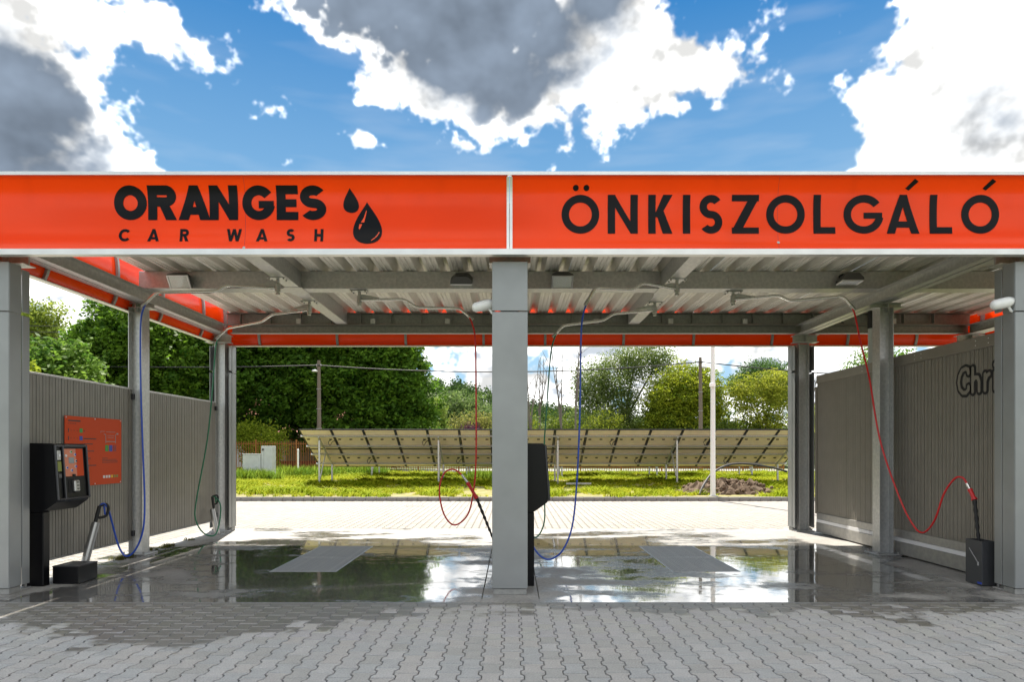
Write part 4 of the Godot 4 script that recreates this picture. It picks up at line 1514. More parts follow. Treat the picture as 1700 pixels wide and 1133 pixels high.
	h = hose("red", [V.call(-0.61, 3.39, 9.6), V.call(-0.55, 3.25, 9.55), V.call(-0.51, 3.02, 9.5), V.call(-0.50, 2.32, 9.5), V.call(-0.50, 1.4, 9.5), V.call(-0.53, 0.98, 9.52), V.call(-0.60, 0.64, 9.54), V.call(-0.73, 0.48, 9.55), V.call(-0.85, 0.47, 9.55), V.call(-0.96, 0.64, 9.52), V.call(-1.01, 0.94, 9.5), V.call(-0.95, 1.17, 9.5), V.call(-0.82, 1.235, 9.5), V.call(-0.70, 1.16, 9.5)], M.hose_red, "red pressure hose with a loop and a black lance at the middle column")
	spray_lance(h, [V.call(-0.70, 1.16, 9.5), V.call(-0.62, 1.055, 9.5), V.call(-0.49, 0.83, 9.5), V.call(-0.29, 0.35, 9.56), V.call(-0.225, 0.16, 9.58)], M.hose_red)
	h = hose("blue", [V.call(0.99, 3.46, 8.9), V.call(0.93, 3.28, 8.9), V.call(0.90, 2.98, 8.9), V.call(0.885, 2.03, 8.9), V.call(0.85, 1.17, 8.9), V.call(0.79, 0.54, 8.9), V.call(0.67, 0.21, 8.9), V.call(0.52, 0.085, 8.9), V.call(0.40, 0.10, 8.9), V.call(0.29, 0.22, 8.9), V.call(0.20, 0.42, 8.95), V.call(0.15, 0.62, 9.0)], M.hose_blue, "blue pressure hose sagging from the boom to behind the terminal")
	spray_gun(h, Vector3(0.14, 0.66, -9.0), Vector3(-0.1, -1, 0).normalized(), M.hose_blue)
	h = hose("green", [V.call(0.68, 3.30, 10.5), V.call(0.62, 3.12, 10.45), V.call(0.58, 2.86, 10.4), V.call(0.52, 2.03, 10.4), V.call(0.49, 1.57, 10.4), V.call(0.48, 1.0, 10.4), V.call(0.50, 0.56, 10.4), V.call(0.48, 0.36, 10.4), V.call(0.41, 0.21, 10.4), V.call(0.32, 0.18, 10.4), V.call(0.20, 0.34, 10.4), V.call(0.16, 0.60, 10.4)], M.hose_green, "green pressure hose hanging behind the terminal at the middle column")
	spray_gun(h, Vector3(0.15, 0.64, -10.4), Vector3(-0.1, -1, 0).normalized(), M.hose_green)
	h = hose("red", [V.call(4.61, 3.48, 9.3), V.call(4.66, 3.34, 9.28), V.call(4.69, 2.98, 9.2), V.call(4.71, 2.44, 9.0), V.call(4.74, 1.64, 8.8), V.call(4.86, 0.95, 8.6), V.call(4.93, 0.60, 8.42), V.call(4.98, 0.50, 8.28), V.call(5.02, 0.66, 8.12), V.call(5.06, 0.99, 8.0), V.call(5.12, 1.17, 7.90), V.call(5.17, 1.185, 7.84), V.call(5.195, 1.12, 7.80)], M.hose_red, "red pressure hose sagging along the container to its floor holder")
	spray_lance(h, [V.call(5.195, 1.12, 7.80), V.call(5.20, 1.06, 7.76), V.call(5.215, 0.94, 7.70), V.call(5.23, 0.48, 7.63), V.call(5.235, 0.20, 7.62)], M.hose_red)
	# floor holder for that lance
	var bh := thing("lance_box", "dark grey upright floor box holding the red lance beside the container", "lance holder", Vector3(5.235, 0, -7.625))
	b = B.new()
	for e: Array in [[5.235, -7.49, 0.16, 0.006], [5.235, -7.76, 0.16, 0.006]]:
		b.box(Vector3(e[0], 0.255, e[1]), Vector3(e[2], 0.485, e[3]), 0.002)
	for xx: float in [5.158, 5.312]:
		b.box(Vector3(xx, 0.255, -7.625), Vector3(0.006, 0.485, 0.262), 0.002)
	b.box(Vector3(5.235, 0.02, -7.625), Vector3(0.146, 0.008, 0.262))
	part(bh, "body", b, M.box_grey)
	b = B.new()
	b.tube([Vector3(5.1535, 0.40, -7.70), Vector3(5.1535, 0.25, -7.55)], 0.004, 8)
	b.tube([Vector3(5.1535, 0.225, -7.55), Vector3(5.1535, 0.265, -7.55)], 0.010, 6)
	part(bh, "pictogram", b, M.print_grey)
	pbox(bh, "maker_plate", Vector3(5.1545, 0.035, -7.53), Vector3(0.002, 0.022, 0.07), M.print_blue, 0.0)
	# floodlights under the middle beam
	var fl := 0
	for e: Array in [[-4.63, "floodlight on the cross beam above the instruction board"], [-0.70, "floodlight on the cross beam just before the middle column, grey-walled bay"], [0.70, "floodlight on the cross beam just past the middle column"], [4.70, "floodlight on the cross beam near the container"]]:
		var l := thing("floodlight", e[1], "floodlight", Vector3(e[0], 3.79, -9.6), "floodlights on the cross beam")
		var tilt := Basis(Vector3.RIGHT, [0.62, 2.1, 0.75, 1.5][fl])
		var o := Vector3(e[0], 3.845, -9.50)
		var bb := B.new()
		bb.prism(PackedVector2Array([Vector2(-0.15, 0.0), Vector2(0.15, 0.0), Vector2(0.15, 0.035), Vector2(0.085, 0.10), Vector2(-0.085, 0.10), Vector2(-0.15, 0.035)]), -0.10, 0.10, Transform3D(tilt * Basis(Vector3.RIGHT, Vector3.FORWARD, Vector3.UP), o))
		part(l, "housing", bb, M.lamp_housing)
		bb = B.new()
		for q in [-1, 1]:
			bb.box(o + tilt * Vector3(q * 0.14, 0, 0.008), Vector3(0.02, 0.2, 0.018), 0.003, tilt)
			bb.box(o + tilt * Vector3(0, q * 0.092, 0.008), Vector3(0.26, 0.016, 0.018), 0.003, tilt)
		part(l, "bezel", bb, M.aluminium)
		bb = B.new()
		bb.box(o + tilt * Vector3(0, 0, 0.004), Vector3(0.255, 0.165, 0.004), 0.0, tilt)
		part(l, "reflector", bb, M.reflector)
		bb = B.new()
		bb.box(o + tilt * Vector3(0, 0, 0.0125), Vector3(0.262, 0.170, 0.003), 0.0, tilt)
		part(l, "glass_pane", bb, M.clear_glass)
		pbox(l, "bracket", Vector3(e[0], 3.90, -9.625), Vector3(0.13, 0.05, 0.075), M.lamp_housing)
		pbox(l, "ballast_box", Vector3(e[0], 3.945, -9.60), Vector3(0.17, 0.05, 0.10), M.gap_black)
		fl += 1
	# cameras on the front columns
	for e: Array in [[-0.30, 3.03, -7.22, -0.205, "white security camera on the middle column"], [5.10, 3.03, -7.10, 5.195, "white security camera on the column in front of the container"]]:
		var s := thing("security_camera", e[4], "camera", Vector3(e[3], e[1], e[2]), "security cameras")
		var bb := B.new()
		var c := Vector3(e[0], e[1], e[2])
		bb.lathe([Vector2(0.0001, -0.125), Vector2(0.03, -0.12), Vector2(0.05, -0.095), Vector2(0.056, -0.02), Vector2(0.055, 0.06), Vector2(0.042, 0.105), Vector2(0.0001, 0.115)], 20, Transform3D(Basis(Vector3.FORWARD, 1.35), c))
		part(s, "body", bb, M.plastic_white)
		bb = B.new()
		bb.tube([c + Vector3(0.06, -0.03, 0), c + Vector3(0.085, -0.075, 0), Vector3(e[3] + 0.01, e[1] - 0.085, e[2])], 0.014, 10)
		part(s, "arm", bb, M.plastic_white)

# ---------------------------------------------------------------- solar arrays
func solar_array(x0: float, n: int, dt: float, yt: float, db: float, yb: float, label: String) -> void:
	var t := thing("solar_array", label, "solar array", Vector3(x0, field_height(x0, dt), -dt), "solar arrays on the lawn")
	var w := 1.127
	var top := Vector3(0, yt, -dt)
	var bot := Vector3(0, yb, -db)
	var down := (bot - top)
	var len := down.length()
	down /= len
	var nrm := Vector3.RIGHT.cross(down).normalized()   # underside
	if nrm.y > 0:
		nrm = -nrm
	var bs := Basis(Vector3.RIGHT, -down, Vector3.RIGHT.cross(-down))
	var und := signf(bs.z.dot(nrm))
	var pl := len / 2 - 0.012
	var mod := boxm(Vector3(w - 0.055, pl - 0.03, 0.010), 0.0)
	var fr := B.new()
	for e in [-1, 1]:
		fr.box(Vector3(e * (w / 2 - 0.024), 0, 0), Vector3(0.036, pl, 0.042), 0.002)
		fr.box(Vector3(0, e * (pl / 2 - 0.012), 0), Vector3(w - 0.084, 0.022, 0.042), 0.002)
	var frm := fr.mesh()
	var jb := boxm(Vector3(0.10, 0.045, 0.03), 0.006)
	for k in n:
		for r in 2:
			var c := Vector3(x0 + w * (k + 0.5), 0, 0) + top + down * len * (0.25 + 0.5 * r)
			var p := part(t, "solar_module", mod, M.solar_back, at(c, bs))
			part(p, "frame", frm, M.solar_frame, at(c, bs))
			var cell := part(p, "cell_sheet", boxm(Vector3(w - 0.06, pl - 0.034, 0.003), 0.0), M.solar_cell, at(c - nrm * 0.014, bs))
			for q in 3:
				part(p, "junction_box", jb, M.rubber_black, at(c + Vector3([-0.40, 0.0, 0.40][q], 0, 0) + nrm * 0.020 - down * 0.03, bs))
			if (k * 2 + r) % 3 == 0:
				var cb := B.new()
				var o := c + Vector3(0.40, 0, 0) + nrm * 0.03
				cb.tube(smooth([o, o + Vector3(-0.08, -0.08, 0.02), o + Vector3(-0.02, -0.20, 0.03), o + Vector3(0.05, -0.08, 0.02), o + Vector3(0.14, -0.02, 0)], 4), 0.012, 5)
				part(p, "cable_loop", cb, M.rubber_black)
	# four rails under the modules
	for f: float in [0.14, 0.40, 0.62, 0.885]:
		var b := B.new()
		b.box(Vector3(x0 + w * n / 2, 0, 0) + top + down * len * f + nrm * 0.055, Vector3(w * n + 0.06, 0.05, 0.06), 0.004, bs)
		part(t, "rail", b, M.galvanised)
	# trestles
	var k2 := int(n / 3.8) + 1
	for k in k2:
		var x := x0 + 0.62 + (w * n - 1.0) * k / (k2 - 1.0)
		var b := B.new()
		b.box(Vector3(x, 0, 0) + top + down * len * 0.52 + nrm * 0.12, Vector3(0.05, len * 0.80, 0.07), 0.003, bs)
		part(t, "rafter", b, M.galvanised)
		var a := Vector3(x, 0, 0) + top + down * len * 0.18 + nrm * 0.15
		var g := Vector3(a.x, field_height(a.x, -a.z) - 0.1, a.z)
		b = B.new()
		b.box((a + g) / 2, Vector3(0.06, a.y - g.y, 0.06), 0.004)
		part(t, "tall_leg", b, M.galvanised)
		var a2 := Vector3(x, 0, 0) + top + down * len * 0.84 + nrm * 0.15
		var g2 := Vector3(a2.x, field_height(a2.x, -a2.z) - 0.1, a2.z)
		b = B.new()
		b.box((a2 + g2) / 2, Vector3(0.06, a2.y - g2.y, 0.06), 0.004)
		part(t, "short_leg", b, M.galvanised)
		b = B.new()
		var a3 := Vector3(x, 0, 0) + top + down * len * 0.50 + nrm * 0.16
		b.tube([g + Vector3(0.0, 0.16, 0.02), a3], 0.022, 8)
		part(t, "brace", b, M.galvanised)
		for q: Vector3 in [g, g2]:
			pbox(t, "foot", q + Vector3(0, 0.13, 0), Vector3(0.15, 0.03, 0.12), M.galvanised_dark)

func solar() -> void:
	solar_array(-7.50, 16, 24.0, 2.235, 26.6, 0.875, "near solar array, its pale underside and struts turned to the wash bays")
	solar_array(-6.9, 16, 30.2, 2.25, 32.8, 0.95, "rear solar array standing behind the other one, feet showing beneath it")

# ---------------------------------------------------------------- surroundings
func sag(a: Vector3, c: Vector3, s: float) -> Array:
	var o := []
	for k in 25:
		var t := k / 24.0
		o.append(a.lerp(c, t) - Vector3(0, s * 4.0 * t * (1.0 - t), 0))
	return o

func surroundings() -> void:
	var b: B
	# fence: posts, rails, single bars
	var fz := -36.6
	var gy := 0.27
	var f := thing("bar_fence", "rust brown bar fence behind the lawn and solar panels", "fence", Vector3(0, gy, fz))
	var bar := boxm(Vector3(0.030, 1.62, 0.025), 0.003)
	var post := boxm(Vector3(0.075, 1.82, 0.07), 0.004)
	var rail := boxm(Vector3(2.10, 0.04, 0.03), 0.003)
	for k in 15:
		var x := -15.9 + k * 2.175
		part(f, "post", post, M.fence_paint, at(Vector3(x, gy + 0.89, fz)))
		if k == 14:
			continue
		for y: float in [0.30, 1.58]:
			part(f, "rail", rail, M.fence_paint, at(Vector3(x + 1.0875, gy + y, fz)))
		for q in 16:
			part(f, "bar", bar, M.fence_paint, at(Vector3(x + 0.1279 * (q + 1), gy + 0.90, fz + 0.03)))
	b = B.new()
	b.box(Vector3(0, 0.27, fz), Vector3(33, 0.22, 0.16), 0.01)
	part(f, "footing", b, M.kerb_concrete)
	# road beyond the fence
	var rd := structure("road")
	b = B.new()
	b.box(Vector3(0, 0.215, -41.5), Vector3(120, 0.1, 6.5))
	part(rd, "surface", b, M.road)
	# switch cabinet
	var cz := -29.0
	var cab := thing("electric_cabinet", "pale grey electric cabinet in two heights standing on the lawn", "cabinet", Vector3(-10.8, 0.3, cz))
	pbox(cab, "wide_body", Vector3(-10.97, 0.90, cz), Vector3(0.76, 0.84, 0.45), M.cabinet_grey, 0.012)
	pbox(cab, "plinth", Vector3(-10.97, 0.37, cz), Vector3(0.77, 0.24, 0.46), M.cabinet_grey, 0.008)
	pbox(cab, "tall_body", Vector3(-10.335, 0.98, cz), Vector3(0.47, 1.40, 0.46), M.cabinet_grey, 0.012)
	pbox(cab, "meter_window", Vector3(-10.49, 1.53, cz + 0.232), Vector3(0.11, 0.11, 0.02), M.print_grey, 0.004)
	pbox(cab, "meter_glass", Vector3(-10.49, 1.53, cz + 0.243), Vector3(0.07, 0.07, 0.008), M.rubber_black, 0.0)
	pbox(cab, "conduit", Vector3(-10.49, 1.05, cz + 0.24), Vector3(0.05, 0.84, 0.025), M.cabinet_grey, 0.004)
	for q in 8:
		pbox(cab, "vent_slot", Vector3(-10.52 + q * 0.03, 0.42, cz + 0.232), Vector3(0.012, 0.16, 0.006), M.galvanised_dark, 0.0)
	pbox(cab, "lid", Vector3(-10.97, 1.335, cz), Vector3(0.80, 0.03, 0.49), M.cabinet_grey, 0.006)
	# white marker post
	var mp := thing("marker_post", "thin white plastic marker post in the long grass before the fence", "post", Vector3(-10.6, 0.3, -34.0))
	b = B.new()
	b.tube([Vector3(-10.65, 0.25, -34.0), Vector3(-10.65, 1.52, -34.0)], 0.045, 12)
	part(mp, "tube", b, M.plastic_white)
	b = B.new()
	b.lathe([Vector2(0.05, -0.02), Vector2(0.05, 0.02), Vector2(0.02, 0.045), Vector2(0.0001, 0.05)], 12, at(Vector3(-10.65, 1.52, -34.0)))
	part(mp, "cap", b, M.plastic_white)
	# wooden line poles and the cable between them
	for e: Array in [[-10.75, 6.5, -38.0, "timber line pole with a small lamp before the big dense trees", -0.16], [11.03, 6.95, -40.0, "timber line pole before the light green trees", 0.18]]:
		var p := thing("line_pole", e[3], "utility pole", Vector3(e[0], 0.2, e[2]), "timber line poles")
		b = B.new()
		b.ring([Vector3(e[0], 0.1, e[2]), Vector3(e[0] + 0.02, 3.2, e[2]), Vector3(e[0], e[1], e[2])], 12, [0.13, 0.115, 0.09], true)
		part(p, "shaft", b, M.pole_wood)
		b = B.new()
		var ly: float = e[1] - 0.62
		b.lathe([Vector2(0.0001, 0.12), Vector2(0.08, 0.11), Vector2(0.15, 0.05), Vector2(0.17, -0.03), Vector2(0.0001, -0.04)], 16, Transform3D(Basis().scaled(Vector3(1.0, 0.9, 1.0)), Vector3(e[0] + e[4] * 1.2, ly, e[2] + 0.12)))
		part(p, "lamp_head", b, M.plastic_white)
		b = B.new()
		b.tube([Vector3(e[0], ly - 0.05, e[2]), Vector3(e[0] + e[4] * 1.2, ly + 0.0, e[2] + 0.12)], 0.025, 8)
		part(p, "lamp_arm", b, M.galvanised_dark)
		for k in 2:
			pbox(p, "insulator", Vector3(e[0] + 0.11 * (1 if k else -1), e[1] - 0.28, e[2]), Vector3(0.07, 0.12, 0.07), M.plastic_white, 0.015)
		for k in 4:
			pbox(p, "band", Vector3(e[0] + 0.004, 1.6 + k * 1.1, e[2]), Vector3(0.262 - k * 0.014, 0.03, 0.262 - k * 0.014), M.galvanised_dark)
	var cb := thing("overhead_cable", "single overhead cable slung between the timber line poles", "cable", Vector3(0, 5.9, -39))
	for e: Array in [[Vector3(-40, 6.9, -36), Vector3(-10.75, 6.22, -37.9), 0.45], [Vector3(-10.75, 6.22, -37.9), Vector3(11.03, 6.67, -39.9), 0.47], [Vector3(11.03, 6.67, -39.9), Vector3(40, 6.7, -42), 0.8]]:
		b = B.new()
		b.tube(sag(e[0], e[1], e[2]), 0.034, 6)
		part(cb, "span", b, M.cable_black)
	for k in 3:
		var pw := thing("power_line", ["lowest of the thin wires in the sky above the grey splash wall", "second of the thin wires in the sky above the grey splash wall", "highest of the thin wires in the sky above the grey splash wall"][k], "wire", Vector3(-35, 9.8 + k * 0.4, -48), "wires in the sky")
		b = B.new()
		b.tube(sag(Vector3(-70, 10.6 + k * 0.42, -50), Vector3(4, 9.2 + k * 0.42, -46), 0.5), 0.018, 5)
		part(pw, "wire_line", b, M.cable_black)
	# white steel post at the kerb
	var lp := thing("steel_post", "tall white steel post at the kerb before the solar panels", "lamp post", Vector3(6.03, 0.12, -20.5))
	b = B.new()
	b.ring([Vector3(6.03, 0.10, -20.5), Vector3(6.03, 3.0, -20.5), Vector3(6.03, 6.2, -20.5)], 20, [0.078, 0.068, 0.055], true)
	part(lp, "shaft", b, M.pole_white)
	pbox(lp, "base_plate", Vector3(6.03, 0.125, -20.5), Vector3(0.24, 0.03, 0.24), M.galvanised)
	pbox(lp, "junction_box", Vector3(5.98, 3.45, -20.38), Vector3(0.16, 0.12, 0.12), M.plastic_white, 0.02)
	b = B.new()
	b.tube([Vector3(6.03, 6.15, -20.5), Vector3(6.03, 6.30, -20.2), Vector3(6.03, 6.32, -19.7)], 0.04, 10)
	b.box(Vector3(6.03, 6.33, -19.5), Vector3(0.22, 0.08, 0.55), 0.02)
	part(lp, "lamp_head", b, M.pole_white)
	# heap of dug soil
	var sh := thing("soil_heap", "heap of dug brown soil on the lawn by the white steel post", "soil heap", Vector3(6.6, 0.15, -21.6))
	b = B.new()
	var hn := noise(91, 1.7, 4)
	var grid := []
	for j in 29:
		var row := []
		for i in 49:
			var x := 5.0 + 3.6 * i / 48.0
			var d := 21.0 + 2.2 * j / 28.0
			var e := Vector2((x - 6.9) / 1.65, (d - 22.1) / 0.95).length()
			var y := 0.42 * pow(maxf(0.0, 1.0 - e * e), 0.8) * (0.75 + 0.9 * hn.get_noise_2d(x, d)) + 0.10 * hn.get_noise_2d(x * 4, d * 4) * maxf(0.0, 1.15 - e)
			row.append(Vector3(x, field_height(x, d) + y - 0.03, -d))
		grid.append(row)
	for j in 28:
		for i in 48:
			b.face([grid[j][i], grid[j][i + 1], grid[j + 1][i + 1], grid[j + 1][i]], Vector3.UP)
	part(sh, "mound", b, M.soil)
	var clod := B.new()
	clod.lathe([Vector2(0.0001, 0.5), Vector2(0.35, 0.36), Vector2(0.5, 0.05), Vector2(0.42, -0.25), Vector2(0.0001, -0.4)], 7, Transform3D())
	var cm := clod.mesh()
	for k in 70:
		var a := rng.randf() * TAU
		var r := sqrt(rng.randf())
		var x := 6.85 + cos(a) * r * 1.75
		var d := 22.0 + sin(a) * r * 0.95
		var e := Vector2((x - 6.9) / 1.65, (d - 22.1) / 0.95).length()
		var y := 0.30 * pow(maxf(0.0, 1.0 - e * e), 0.8)
		part(sh, "clod", cm, M.soil, at(Vector3(x, field_height(x, d) + y + 0.02, -d), Basis.from_euler(Vector3(rng.randf() * 3, rng.randf() * 6, rng.randf() * 3)).scaled(Vector3.ONE * rng.randf_range(0.06, 0.19))))
	# conduit bowed out of the soil
	var cd := thing("bent_conduit", "black plastic conduit bowed up out of the soil heap over the lawn", "pipe", Vector3(5.7, 0.2, -21.3))
	b = B.new()
	b.tube(smooth([Vector3(5.75, 0.14, -20.95), Vector3(5.95, 0.42, -21.2), Vector3(6.35, 0.78, -21.6), Vector3(6.95, 1.02, -22.0), Vector3(7.65, 1.06, -22.3), Vector3(8.55, 0.94, -22.6), Vector3(9.15, 0.80, -22.9)], 6), 0.034, 10)
	part(cd, "pipe", b, M.cable_black)
	b = B.new()
	b.tube([Vector3(9.15, 0.80, -22.9), Vector3(9.22, 0.785, -22.94)], 0.039, 10)
	part(cd, "end_collar", b, M.rubber_black)
	# lengths of rail left lying on the lawn
	var ly := thing("loose_rail", "loose length of pale rail lying on the lawn under the panels", "rail", Vector3(2.6, 0.3, -23.6))
	b = B.new()
	b.box(Vector3(2.3, 0.34, -23.7), Vector3(0.85, 0.06, 0.06), 0.004)
	part(ly, "profile", b, M.galvanised)
	pbox(ly, "end_cap", Vector3(2.735, 0.34, -23.7), Vector3(0.02, 0.064, 0.064), M.aluminium)
	# house behind the big trees
	var hs := thing("house", "house with a red tiled roof glimpsed through the big dense trees", "house", Vector3(-15.5, 0.2, -58))
	pbox(hs, "wall", Vector3(-15.5, 1.95, -58), Vector3(11.0, 3.5, 8.0), M.house_wall, 0.0)
	for e in [-1, 1]:
		b = B.new()
		b.box(Vector3(-15.5, 5.25, -58 + e * 2.35), Vector3(12.0, 0.18, 5.75), 0.02, Basis(Vector3.RIGHT, e * 0.58))
		part(hs, "roof", b, M.roof_tile)
	for x: float in [-19.4, -16.4, -12.6]:
		var wd := pbox(hs, "window", Vector3(x, 2.2, -53.98), Vector3(1.1, 1.3, 0.06), M.plastic_white)
		part(wd, "pane", boxm(Vector3(0.9, 1.1, 0.02)), M.screen_glass, at(Vector3(x, 2.2, -53.93)))
	pbox(hs, "door", Vector3(-14.4, 1.35, -53.98), Vector3(0.95, 2.1, 0.08), M.dark_timber)
	# porch of posts at the house
	var po := thing("timber_shed", "dark timber shed with a tiled lean-to roof behind the fence", "shed", Vector3(-14.0, 0.2, -44.5))
	for x: float in [-15.5, -14.2, -12.9]:
		pbox(po, "post", Vector3(x, 1.35, -45.2), Vector3(0.14, 2.3, 0.14), M.dark_timber)
	pbox(po, "back_wall", Vector3(-14.0, 1.3, -47.4), Vector3(3.4, 2.2, 0.12), M.house_wall, 0.0)
	b = B.new()
	b.box(Vector3(-14.2, 2.72, -46.2), Vector3(3.8, 0.10, 3.2), 0.01, Basis(Vector3.RIGHT, 0.32))
	part(po, "roof", b, M.roof_tile)
	pbox(po, "low_wall", Vector3(-15.8, 0.55, -44.9), Vector3(6.5, 0.5, 0.2), M.roof_tile, 0.01)
	# white tank
	var tk := thing("gas_tank", "white domed gas tank behind the fence under the trees", "tank", Vector3(-17.0, 0.2, -43.0))
	b = B.new()
	b.lathe([Vector2(0.62, 0.2), Vector2(0.62, 1.35), Vector2(0.52, 1.7), Vector2(0.28, 1.9), Vector2(0.0001, 1.95)], 24, at(Vector3(-17.1, 0.25, -43.0)))
	part(tk, "vessel", b, M.plastic_white)
	for e in [-1, 1]:
		pbox(tk, "foot", Vector3(-17.1 + e * 0.4, 0.4, -42.6), Vector3(0.12, 0.4, 0.12), M.galvanised)
	b = B.new()
	b.tube(smooth([Vector3(-16.6, 1.0, -42.5), Vector3(-16.2, 1.3, -42.4), Vector3(-15.9, 1.15, -42.4), Vector3(-15.85, 0.3, -42.4)], 5), 0.10, 12)
	part(tk, "outlet_pipe", b, M.plastic_white)
	# wooded hill
	var hl := structure("hill")
	b = B.new()
	grid = []
	for j in 9:
		var row := []
		for i in 61:
			var x := -330.0 + 11.0 * i
			row.append(Vector3(x, hill_height(x, 200.0 + j * 16.0), -(200.0 + j * 16.0)))
		grid.append(row)
	for j in 8:
		for i in 60:
			b.face([grid[j][i], grid[j][i + 1], grid[j + 1][i + 1], grid[j + 1][i]], Vector3(0, 1, 0.3))
	part(hl, "slope", b, M.far_ground)

func hill_height(x: float, d: float) -> float:
	var ridge := 3.0 + 30.0 * smoothstep(60.0, -110.0, x) + 6.0 * smoothstep(150.0, 20.0, x)
	return ridge * smoothstep(195.0, 262.0, d) * (1.0 - 0.25 * smoothstep(280.0, 330.0, d))

# ---------------------------------------------------------------- plants
func spray(sd: int, n: int, r: float, leaf: float, flat := 0.6) -> ArrayMesh:
	var g := RandomNumberGenerator.new()
	g.seed = sd
	var b := B.new()
	for k in n:
		var p := Vector3(g.randfn(0, 1), g.randfn(0, 1) * flat, g.randfn(0, 1))
		p = p.normalized() * r * pow(g.randf(), 0.45)
		p.y *= flat
		var a := Vector3(g.randfn(0, 1), g.randfn(-0.35, 0.6), g.randfn(0, 1)).normalized()
		var s := a.cross(Vector3(g.randfn(0, 1), g.randfn(0.8, 0.8), g.randfn(0, 1))).normalized()
		var l := leaf * g.randf_range(0.7, 1.25)
		var nn := a.cross(s)
		b.face([p - a * l * 0.5, p + s * l * 0.30 + nn * l * 0.06, p + a * l * 0.5, p - s * l * 0.30 + nn * l * 0.06], nn)
	return b.mesh()

# many placed copies of a leaf spray as one mesh; every four vertices are a leaf
func joined_leaves(m: ArrayMesh, ts: Array, cs: Array) -> ArrayMesh:
	var src := m.surface_get_arrays(0)
	var sv: PackedVector3Array = src[Mesh.ARRAY_VERTEX]
	var sn: PackedVector3Array = src[Mesh.ARRAY_NORMAL]
	var si: PackedInt32Array = src[Mesh.ARRAY_INDEX]
	var v := PackedVector3Array()
	var n := PackedVector3Array()
	var c := PackedColorArray()
	var tint := PackedColorArray()
	tint.resize(sv.size())
	for k in ts.size():
		var t: Transform3D = ts[k]
		v.append_array(t * sv)
		n.append_array(Transform3D(t.basis.orthonormalized(), Vector3.ZERO) * sn)
		tint.fill(cs[k])
		c.append_array(tint)
	var ix := PackedInt32Array()
	ix.resize(si.size() * ts.size())
	var w := 0
	for k in ts.size():
		var o := k * sv.size()
		for q in si:
			ix[w] = q + o
			w += 1
	var a := []
	a.resize(Mesh.ARRAY_MAX)
	a[Mesh.ARRAY_VERTEX] = v
	a[Mesh.ARRAY_NORMAL] = n
	a[Mesh.ARRAY_COLOR] = c
	a[Mesh.ARRAY_INDEX] = ix
	var am := ArrayMesh.new()
	am.add_surface_from_arrays(Mesh.PRIMITIVE_TRIANGLES, a)
	return am

# blobs: [centre, radii]; the crown fills their shells
func crown(parent: Node, blobs: Array, n: int, mesh: Mesh, c0: Color, c1: Color, s0: float, s1: float, inner := 0.5, called := "crown") -> void:
	var ts := []
	var cs := []
	var wsum := 0.0
	for e: Array in blobs:
		wsum += pow(e[1].x * e[1].y * e[1].z, 0.667)
	var bump := noise(int(n + blobs.size() * 17), 0.55, 3)
	for e: Array in blobs:
		var m := int(0.72 * n * pow(e[1].x * e[1].y * e[1].z, 0.667) / wsum)
		for k in m:
			var d := Vector3(rng.randfn(0, 1), rng.randfn(0, 1), rng.randfn(0, 1)).normalized()
			var q: Vector3 = e[0] + d * e[1] * 1.0
			var o := 1.0 + 0.34 * bump.get_noise_3d(q.x, q.y, q.z)
			var r := lerpf(inner, 1.0, pow(rng.randf(), 0.55)) * o
			var p: Vector3 = e[0] + d * e[1] * r
			if p.y < 0.35:
				p.y = rng.randf_range(0.3, 0.9)
			ts.append(at(p, Basis.from_euler(Vector3(rng.randfn(0, 0.4), rng.randf() * TAU, rng.randfn(0, 0.4))).scaled(Vector3.ONE * rng.randf_range(s0, s1))))
			var t := clampf(rng.randf() * 0.75 + 0.35 * bump.get_noise_3d(q.z * 1.7, q.x * 1.7, q.y * 1.7) + 0.12, 0.0, 1.0)
			cs.append(c0.lerp(c1, t))
	own(parent, called, joined_leaves(mesh, ts, cs), M.leaf)

func limbs(parent: Node, base: Vector3, r: float, targets: Array, m: Material, fork := 0.45) -> void:
	var b := B.new()
	for i in targets.size():
		var t: Vector3 = targets[i]
		var f: Vector3 = Vector3(0, t.y * fork, 0) + Vector3(t.x, 0, t.z) * 0.12
		var w := Vector3(rng.randfn(0, 0.12), 0, rng.randfn(0, 0.12)) * t.y * 0.15
		var p := smooth([Vector3(rng.randfn(0, r * 0.4), -0.2, rng.randfn(0, r * 0.4)), f * 0.5, f, f.lerp(t, 0.5) + w, t], 4)
		var rr := []
		for k in p.size():
			rr.append(lerpf(r, r * 0.14, pow(float(k) / (p.size() - 1), 0.8)))
		b.ring(p, 8, rr, true)
		# side twigs
		for q in 4:
			var s: Vector3 = p[int(p.size() * (0.45 + 0.13 * q))]
			var e := s + Vector3(rng.randfn(0, 1), rng.randf_range(0.3, 1.1), rng.randfn(0, 1)).normalized() * t.y * rng.randf_range(0.10, 0.20)
			b.ring([s, s.lerp(e, 0.5) + Vector3(0, 0.05, 0), e], 5, [r * 0.25, r * 0.15, r * 0.05], true)
	own(parent, "trunk", b, m)

func tree(called: String, label: String, group: String, base: Vector3, blobs: Array, n: int, mesh: Mesh, c0: Color, c1: Color, s0: float, s1: float, r: float, inner := 0.5, m: Material = null) -> Node3D:
	var t := thing(called, label, "tree", base, group)
	var targets := []
	for e: Array in blobs:
		targets.append(e[0] + Vector3(0, e[1].y * 0.45, 0))
	limbs(t, base, r, targets, m if m else M.bark)
	crown(t, blobs, n, mesh, c0, c1, s0, s1, inner)
	return t

